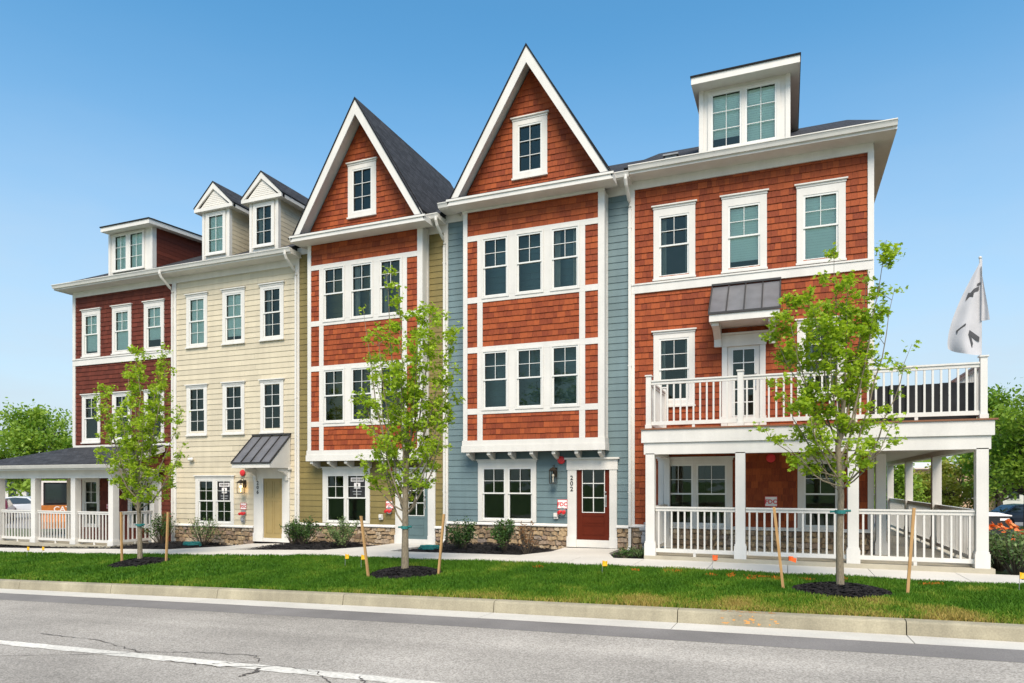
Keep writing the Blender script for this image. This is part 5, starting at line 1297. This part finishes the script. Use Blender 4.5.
for (bx, by, tx, ty, D, l) in ((784, 589, 774, 507, 11.7, 'leaning wooden stake with orange tape before the porch steps'), (907, 597, 914, 508, 11.1, 'wooden stake beside the maple, before the railing corner'), (369, 573, 361, 516, 14.3, 'wooden stake before the khaki house window, tilted away from its maple'), (438, 573, 444, 514, 14.2, 'wooden stake between the maple and the blue house'), (122, 562, 121, 512, 18.1, 'wooden stake before the crimson house porch corner'), (166, 564, 168, 512, 17.9, 'wooden stake before the boundary of crimson and cream houses')):
    th = math.atan(683 / 1692.); u = (bx - 512) / 683.; Rr = u * D; X = Rr * math.cos(th) - D * math.sin(th); Yy = Rr * math.sin(th) + D * math.cos(th)
    sc = D / 683.; zt = 1.73 - (ty - 484) * sc
    stake(X, Yy, zt, (tx - bx) * sc * math.cos(th), l, (tx - bx) * sc * math.sin(th))
tp = MB(); tp.tube([(0, 0, -.03), (0, 0, .04)], .04, 8); tp.face([(0, -.045, .03), (.09, -.05, .02), (.08, -.05, -.06), (0, -.045, -.03)]); tag(tp.build('marking_tape', [M['flagorange']], None, (.05, 12.72, .44)), 'orange tape tied round the leaning stake', 'marking tape')
# shrubs
def shrub(x, y, w, h, label, m='shrub', n=900, size=.06, stems=6, group='shrubs in the mulch beds', name='shrub'):
    z0 = zbed(x, y) if x < -3.7 else zground(x, y); o = empty(name, (x, y, z0)); tag(o, label, 'shrub', group); rd = random.Random(int(abs(x * 77 + y)))
    b = MB(); P = []; T = []
    for k in range(stems * 4):
        a = rd.uniform(0, 6.28); q = rd.uniform(.15, 1) ** .7; e = Vector((w / 2 * q * math.cos(a), w / 2 * q * math.sin(a), h * (.35 + .65 * math.sqrt(max(0, 1 - q * q)) * rd.uniform(.7, 1.08))))
        b.tube([(e.x * .1, e.y * .1, -.05), (e.x * .6, e.y * .6, e.z * .5), e], [.012, .008, .004], 5)
        tone = rd.random()
        for c in range(n // (stems * 4)):
            t = rd.uniform(.35, 1.05); P.append((e.x * t + rd.gauss(0, .05), e.y * t + rd.gauss(0, .05), max(.02, e.z * (t ** .8) + rd.gauss(0, .05)))); T.append(.6 * tone + .4 * rd.random())
    b.build('stem', [M['darkbark']], o); link('foliage', leaves('foliage', np.array(P), size, [M[m]], OVAL, 0., np.array(T), .6), o)
    return o
def at(px, D):
    th = math.atan(683 / 1692.); u = (px - 512) / 683.; return (u * D * math.cos(th) - D * math.sin(th), u * D * math.sin(th) + D * math.cos(th))
for px, D, w, h, m, n, l in ((168, 23.6, 1.0, .95, 'shrub', 900, 'dark rounded shrub between the crimson porch and cream house'), (207, 22.8, 1.1, .85, 'shrub2', 450, 'pale open shrub below the cream house window'), (304, 20.6, 1.0, .75, 'shrub', 1000, 'dark shrub between the tan door and khaki house'), (343, 20.0, 1.05, .80, 'shrub2', 900, 'light green shrub below the khaki house window'),
                          (463, 18.1, .75, .72, 'shrub', 1000, 'dark shrub by the blue house corner board'), (505, 17.5, .75, .70, 'shrub', 1000, 'dark shrub below the blue house window'), (527, 17.2, .6, .75, 'rust', 160, 'thin rusty leaved shrub between window and red door'), (293, 20.9, .7, .6, 'shrub', 500, 'small dark shrub tucked beside the cream house door surround')):
    x, y = at(px, D); y = min(y, 17.15); shrub(x, y, w * 1.2, h * 1.12, l, m, int(n * 1.8))
for k, (x, y) in enumerate(((-3.6, 16.2), (-3.35, 16.7), (-3.55, 15.9), (-3.25, 16.1))):
    shrub(x, y, .5, .16, 'low green ground cover plant beside the porch slab', 'shrub2' if k % 2 else 'shrub', 260, .05, 5, 'low plants beside the porch slab', 'ground_cover_plant')
for k, (px, D, w, h) in enumerate(((999, 14.0, 1.0, .85), (1016, 13.2, 1.1, .85), (1036, 13.6, 1.2, .9))):
    x, y = at(px, D); o = shrub(x, y, w, h, ('leafy bush with orange lilies right against the porch corner column', 'leafy bush with orange lilies beyond the porch, beside the yellow flag', 'leafy bush with orange lilies at the picture edge')[k], 'shrub2', 1300, .07, 9, 'flowering bushes by the porch', 'flowering_bush')
    rd = random.Random(k); P = np.array([(rd.uniform(-.4, .4) * w, rd.uniform(-.4, .3) * w, h * rd.uniform(.95, 1.15)) for _ in range(4)]); P = np.repeat(P, 12, 0) + rng.normal(0, .03, (48, 3))
    link('blossom', leaves('blossom', P, .11, [M['orange']], OVAL, -.6), o)
# hoses
def hose(x, y, label):
    mb = MB(); pts = [(x + (.28 - .01 * k * .2) * math.cos(k * .5) * 1.2, y + .22 * math.sin(k * .5), zground(x, y) + .05 + .003 * k) for k in range(38)]; mb.tube(pts, .022, 6); tag(mb.build('garden_hose', [M['teal']]), label, 'hose')
x, y = at(192, 22.3); hose(x, y, 'coiled teal hose on the mulch below the cream house window'); x, y = at(430, 18.2); hose(x, y, 'coiled teal hose on the mulch beside the khaki house path')
# marker flags
def marker(px, D, h, m, label):
    x, y = at(px, D); z = zground(x, y); o = empty('marker_flag', (x, y, z)); tag(o, label, 'marker flag', 'utility marker flags in the ground')
    b = MB(); b.tube([(0, 0, -.05), (.01, 0, h)], .004, 5); b.build('wire', [M['grey']], o)
    f = MB(); f.face([(.01, -.005, h), (.01, -.005, h - .11), (.06, .02, h - .13), (.11, -.01, h - .10), (.11, 0, h + .0), (.06, .02, h - .015)]); f.face([(.01, .005, h), (.06, .03, h - .015), (.06, .03, h - .13), (.01, .005, h - .11)]); f.build('flag_sheet', [M[m]], o)
for a in ((345, 15.6, .3, 'yellow', 'small yellow marker flag before the khaki house shrub'), (361, 15.4, .3, 'yellow', 'small yellow marker flag beside the stake before the khaki house'), (602, 13.6, .27, 'yellow', 'small yellow marker flag before the dark red door'), (1019, 11.2, .32, 'yellow', 'small yellow marker flag beside the orange lilies'), (712, 13.6, .33, 'flagorange', 'small orange marker flag before the porch railing'), (27, 20.6, .3, 'yellow', 'small yellow marker flag before the crimson porch, farthest down the street'), (42, 20.4, .3, 'yellow', 'small yellow marker flag before the second porch post')): marker(*a)

# ------------------------------------------------------------------ what lies beyond the row
def big_tree(px, D, h, w, label, m='leaf_far', seed=1, n=5000, base=.25, size=.34, group='trees beyond the houses', xy=None):
    x, y = xy or at(px, D); z0 = zground(x, y); rd = random.Random(seed); o = empty('broadleaf_tree', (x, y, z0)); tag(o, label, 'tree', group)
    t = MB(); t.tube([(0, 0, -.3), (rd.uniform(-.1, .1), 0, h * .25), (rd.uniform(-.2, .2), .1, h * .5), (0, 0, h * .85)], [w * .045, w * .035, w * .026, w * .006], 8)
    cl = []
    for k in range(46):
        a = rd.uniform(0, 6.28); ph = rd.uniform(-.55, 1.0); r = rd.uniform(.55, 1.0)
        c = Vector((w / 2 * r * math.cos(a) * math.sqrt(max(.02, 1 - (ph * .9) ** 2)), w / 2 * r * math.sin(a) * math.sqrt(max(.02, 1 - (ph * .9) ** 2)), h * (base + (1 - base) * (.5 + .5 * ph) * rd.uniform(.92, 1.0))))
        cl.append(c); t.tube([(0, 0, h * (base * .7 + .25 * (c.z / h))), (c.x * .5, c.y * .5, c.z * .75), c], [w * .014, w * .008, w * .003], 5)
    t.build('trunk', [M['darkbark']], o)
    P = []; T = []; per = n // len(cl)
    for c in cl:
        tone = rd.random(); s = w * rd.uniform(.05, .10)
        for k in range(per): P.append((c.x + rd.gauss(0, s), c.y + rd.gauss(0, s), max(h * .12, c.z + rd.gauss(0, s * .75)))); T.append(.55 * tone + .45 * rd.random())
    link('crown', leaves('crown', np.array(P), size, [M[m]], OVAL, .3, np.array(T), .5), o)
big_tree(44, 60, 8.4, 8.0, 'broad green tree rising above the grey porch roof', seed=3, n=13000, size=.31, base=.18)
big_tree(40, 70, 4.6, 7, 'low dense tree behind the silver car', seed=5, n=4500, size=.4, base=.1)
big_tree(72, 58, 4.2, 6, 'low dense tree behind the orange machine', seed=6, n=4000, size=.4, base=.1)
big_tree(1030, 38, 7.7, 7.2, 'tall green tree beyond the porch corner', seed=7, n=16000, size=.24, base=.22)
big_tree(1090, 34, 8.0, 7.5, 'spreading green tree beyond the flower bushes', seed=8, n=12000, size=.24, base=.2)
big_tree(1000, 60, 7.0, 7, 'far green tree past the black utility box', seed=14, n=5000, size=.4, base=.12)
big_tree(955, 44, 4.0, 3.6, 'yellow green tree seen between porch columns', 'leaf_yel', 9, 6500, .08, .2)
big_tree(925, 46, 3.4, 3.0, 'olive green tree beside the tan building', 'leaf_yel', 10, 5000, .08, .2)
big_tree(885, 40, 4.0, 3.6, 'bright green tree at the back of the side porch', 'leaf_far', 11, 6500, .06, .2)
big_tree(908, 50, 2.8, 3.0, 'low green tree before the tan building', 'leaf_far', 12, 4500, .05, .22)
# distant wood line
P = []; T = []
for k in range(420):
    a = rng.uniform(-1.25, 1.25); r = rng.uniform(150, 260); x, y = r * math.sin(a - .35), r * math.cos(a - .35); hh = rng.uniform(4, 9)
    tone = rng.random()
    for c in range(26): P.append((x + rng.normal(0, 4), y + rng.normal(0, 4), max(.2, rng.uniform(0, 1) * hh - .5))); T.append(.6 * tone + .4 * rng.random())
tag(link('treeline', leaves('treeline', np.array(P), 2.6, [M['leaf_far']], OVAL, .2, np.array(T), .4)), 'low green line of far trees round the horizon', 'treeline', kind='stuff')
# far house with grey roof, tan building
def far_house(px, D, w, d, h, rh, wallm, roofm, label, rot=0., win=3):
    x, y = at(px, D); z0 = zground(x, y); o = empty('distant_house', (x, y, z0), rot); tag(o, label, 'house')
    b = MB(); b.box(-w / 2, w / 2, -d / 2, d / 2, -.3, h); b.build('wall', [wallm], o)
    r = MB(); e = .4; zr_ = h + rh
    slope_quad(r, (-w / 2 - e, -d / 2 - e, h - .1), (w / 2 + e, -d / 2 - e, h - .1), (w / 2 + e, 0, zr_), (-w / 2 - e, 0, zr_)); slope_quad(r, (w / 2 + e, d / 2 + e, h - .1), (-w / 2 - e, d / 2 + e, h - .1), (-w / 2 - e, 0, zr_), (w / 2 + e, 0, zr_))
    r.face([(-w / 2 - e, -d / 2 - e, h - .1), (-w / 2 - e, 0, zr_), (-w / 2 - e, d / 2 + e, h - .1)]); r.face([(w / 2 + e, -d / 2 - e, h - .1), (w / 2 + e, d / 2 + e, h - .1), (w / 2 + e, 0, zr_)]); r.build('roof', [roofm], o)
    for k in range(win):
        xx = -w / 2 + w * (k + .5) / win; f = MB(); f.box(xx - .55, xx + .55, -d / 2 - .06, -d / 2 - .002, h * .35, h * .35 + 1.4); wo = f.build('window', [M['white']], o)
        g = MB(); g.box(xx - .45, xx + .45, -d / 2 - .08, -d / 2 - .062, h * .35 + .1, h * .35 + 1.3); g.build('pane', [M['carglass']], wo)
far_house(14, 78, 9, 8, 1.9, 1.2, M['white'], M['roof'], 'far white house with grey roof behind the parked cars', rad(20))
far_house(905, 62, 9, 9, 4.0, .5, M['tan_wall'], M['white'], 'tan building with pale roof edge behind the porch columns', rad(10), 4)
far_house(955, 75, 12, 9, 4.6, .5, M['tan_wall'], M['white'], 'farther tan building with pale roof behind the yellow green tree', rad(5), 4)
far_house(1055, 70, 10, 9, 3.4, 1.6, M['white'], M['roof'], 'far white house behind the dark parked car', rad(-10), 4)
def car(px, D, paint, label, rz):
    x, y = at(px, D); o = empty('parked_car', (x, y, zground(x, y) + .01), rz); tag(o, label, 'car', 'parked cars beyond the row')
    prof = [(-2.15, .35), (-2.2, .62), (-2.05, .86), (-1.5, .94), (-.9, 1.36), (-.2, 1.44), (.55, 1.38), (1.15, .98), (1.95, .84), (2.2, .62), (2.18, .35)]
    b = MB(); W2 = .86
    inn = lambda z: W2 - max(0, z - .9) * .32
    n = len(prof)
    for sgn in (-1, 1): b.face([(a, sgn * inn(z), z) for a, z in (prof if sgn < 0 else prof[::-1])])
    for i in range(n):
        (a, z), (c, q) = prof[i], prof[(i + 1) % n]; b.face([(a, -inn(z), z), (a, inn(z), z), (c, inn(q), q), (c, -inn(q), q)])
    b.build('body', [paint], o)
    g = MB()
    for sgn in (-1, 1): g.face([(a, sgn * (inn(z) + .012), z) for a, z in [(-1.3, .97), (-.85, 1.3), (-.2, 1.37), (.5, 1.32), (.98, .99)]])
    g.face([(1.13, -.7, 1.02), (1.13, .7, 1.02), (.62, .64, 1.36), (.62, -.64, 1.36)]); g.face([(-1.47, -.7, .97), (-1.47, .7, .97), (-.95, .64, 1.34), (-.95, -.64, 1.34)]); g.build('window', [M['carglass']], o)
    for wx in (-1.35, 1.35):
        for sy in (-.8, .8):
            w = MB(); w.tube([(wx, sy - .1, .32), (wx, sy + .1, .32)], .32, 16); wo = w.build('wheel', [M['tyre']], o); q = MB(); q.tube([(wx, sy + (.101 if sy > 0 else -.115), .32), (wx, sy + (.115 if sy > 0 else -.101), .32)], .19, 12); q.build('rim', [M['chrome']], wo)
    for sy in (-.62, .62):
        l = MB(); l.box(2.12, 2.2, sy - .16, sy + .16, .62, .76); l.build('headlight', [M['signwhite']], o)
car(25, 44, M['carpaint'], 'silver car parked in the lot behind the crimson porch', rad(30)); car(-6, 41, M['carred'], 'maroon car parked behind the end porch column', rad(142)); car(1024, 42, M['cardark'], 'dark blue car parked under the tall tree', rad(15))
# skid steer behind the porch
x, y = at(58, 33); o = empty('skid_steer', (x, y, zground(x, y)), rad(56)); tag(o, 'orange skid steer loader with black cab window behind the crimson porch', 'loader')
b = MB(); b.box(-.75, .75, -1.2, 1.2, .5, 1.35); b.prism([(-.75, -1.2, .3), (-.75, -1.7, .3), (-.75, -1.7, .6), (-.75, -1.2, .9)], (1.5, 0, 0)); b.build('body', [M['machine']], o)
b = MB(); b.box(-.62, .62, -.8, .9, 1.352, 2.45); b.build('cab', [M['black']], o)
b = MB()
for q in ((-.66, -.58, 1.36, 2.5), (.58, .66, 1.36, 2.5)): b.box(q[0], q[1], -.86, -.802, q[2], q[3])
b.box(-.58, .58, -.86, -.802, 2.42, 2.5); b.build('cab_frame', [M['signwhite']], o)
b = MB(); b.box(-.5, .5, -.83, -.805, 1.45, 2.36); b.build('cab_window', [M['carglass']], o)
text_obj('lettering', 'CAT', .34, M['signwhite'], o, (.15, -1.206, 1.17))
for sx in (-.85, .85):
    for yy in (-.7, .7): w = MB(); w.tube([(sx - .15, yy, .45), (sx + .15, yy, .45)], .45, 16); w.build('wheel', [M['tyre']], o)
    a = MB(); a.box(sx - .07, sx + .07, -.6, 1.3, .95, 1.12); a.build('lift_arm', [M['machine']], o)
# black box with pale lid past the porch
x, y = at(991, 30); o = empty('utility_box', (x, y, zground(x, y)), rad(20)); tag(o, 'black box with pale lid and white lettering past the porch corner', 'utility box')
b = MB(); b.box(-.5, .5, -.5, .5, 0, 1.24); b.build('box_case', [M['black']], o); b = MB(); b.box(-.54, .54, -.54, .54, 1.242, 1.28); b.prism([(-.54, -.54, 1.28), (.54, -.54, 1.28), (.2, -.2, 1.38), (-.2, -.2, 1.38)], (0, .7, 0)); b.build('lid', [M['signwhite']], o); b = MB(); b.box(.05, .45, -.515, -.502, 1.05, 1.15); b.build('white_mark', [M['signwhite']], o)
for k, (px, D) in enumerate(((1013, 27), (1019, 28))):
    x, y = at(px, D); mb = MB(); mb.tube([(0, 0, .03), (0, 0, .55), (0, 0, .62)], [.17, .04, .03], 12); mb.box(-.2, .2, -.2, .2, 0, .03); mb.tube([(0, 0, .25), (0, 0, .38)], [.125, .09], 12, 1); o = mb.build('traffic_cone', [M['flagorange'], M['signwhite']], None, (x, y, zground(x, y) + .012)); tag(o, ('orange traffic cone beside the black utility box', 'orange traffic cone before the dark blue car')[k], 'traffic cone', 'traffic cones past the porch')

# ------------------------------------------------------------------ light, sky, camera
SUN_EL, SUN_AZ = rad(50), rad(157)          # azimuth clockwise from +Y: behind the camera
w = bpy.data.worlds.new('World'); SC.world = w; w.use_nodes = True; nt = w.node_tree
bg = nt.nodes['Background']; sky = nd(nt, 'ShaderNodeTexSky', sky_type='NISHITA'); sky.sun_disc = False; sky.sun_elevation = SUN_EL; sky.sun_rotation = SUN_AZ; sky.air_density = 1.0; sky.dust_density = 1.0; sky.ozone_density = 2.5
hs = nd(nt, 'ShaderNodeHueSaturation'); hs.inputs['Saturation'].default_value = 1.28; hs.inputs['Hue'].default_value = .484; hs.inputs['Value'].default_value = 1.08; nt.links.new(sky.outputs[0], hs.inputs['Color'])
# thin high haze that thickens towards the horizon, slightly uneven
gm = nd(nt, 'ShaderNodeTexCoord'); sx = nd(nt, 'ShaderNodeSeparateXYZ'); nt.links.new(gm.outputs['Generated'], sx.inputs[0])
hr = nd(nt, 'ShaderNodeMapRange', interpolation_type='SMOOTHSTEP'); hr.inputs['From Min'].default_value = .0; hr.inputs['From Max'].default_value = .58; hr.inputs['To Min'].default_value = .95; hr.inputs['To Max'].default_value = .03; nt.links.new(sx.outputs['Z'], hr.inputs['Value'])
hm = nd(nt, 'ShaderNodeMapping'); hm.inputs['Scale'].default_value = (2.2, 2.2, 7); hn = nd(nt, 'ShaderNodeTexNoise'); hn.inputs['Scale'].default_value = 1.6; hn.inputs['Detail'].default_value = 6; hn.inputs['Roughness'].default_value = .55
nt.links.new(gm.outputs['Generated'], hm.inputs['Vector']); nt.links.new(hm.outputs['Vector'], hn.inputs['Vector'])
hv = nd(nt, 'ShaderNodeMapRange'); hv.inputs['From Min'].default_value = .3; hv.inputs['From Max'].default_value = .7; hv.inputs['To Min'].default_value = .82; hv.inputs['To Max'].default_value = 1.12; nt.links.new(hn.outputs['Fac'], hv.inputs['Value'])
hx = nd(nt, 'ShaderNodeMath', operation='MULTIPLY', use_clamp=True); nt.links.new(hr.outputs['Result'], hx.inputs[0]); nt.links.new(hv.outputs['Result'], hx.inputs[1])
hz = nd(nt, 'ShaderNodeMix', data_type='RGBA'); hz.inputs['B'].default_value = (2.85, 3.28, 3.68, 1); nt.links.new(hx.outputs[0], hz.inputs['Factor']); nt.links.new(hs.outputs[0], hz.inputs['A'])
nt.links.new(hz.outputs['Result'], bg.inputs['Color']); bg.inputs['Strength'].default_value = .15
ld = bpy.data.lights.new('sun', 'SUN'); ld.energy = 3.3; ld.angle = rad(34); ld.color = (1, .88, .72); lo = bpy.data.objects.new('sun', ld); COL.objects.link(lo)
d = Vector((math.sin(SUN_AZ) * math.cos(SUN_EL), math.cos(SUN_AZ) * math.cos(SUN_EL), math.sin(SUN_EL))); lo.rotation_euler = d.to_track_quat('Z', 'Y').to_euler(); lo.location = d * 60
cd = bpy.data.cameras.new('camera'); cam = bpy.data.objects.new('camera', cd); COL.objects.link(cam); SC.camera = cam
cam.location = (0, 0, 1.73); cam.rotation_euler = (rad(90), 0, math.atan(683 / 1692.)); cd.sensor_width = 36; cd.lens = 683 / 1024 * 36; cd.shift_y = (484 - 341.5) / 1024; cd.clip_end = 4000; cd.clip_start = .1
SC.view_settings.view_transform = 'Standard'; SC.view_settings.look = 'None'; SC.view_settings.exposure = 0.57; SC.view_settings.gamma = 1
SC.cycles.max_bounces = 8; SC.cycles.transparent_max_bounces = 12; SC.cycles.use_denoising = True
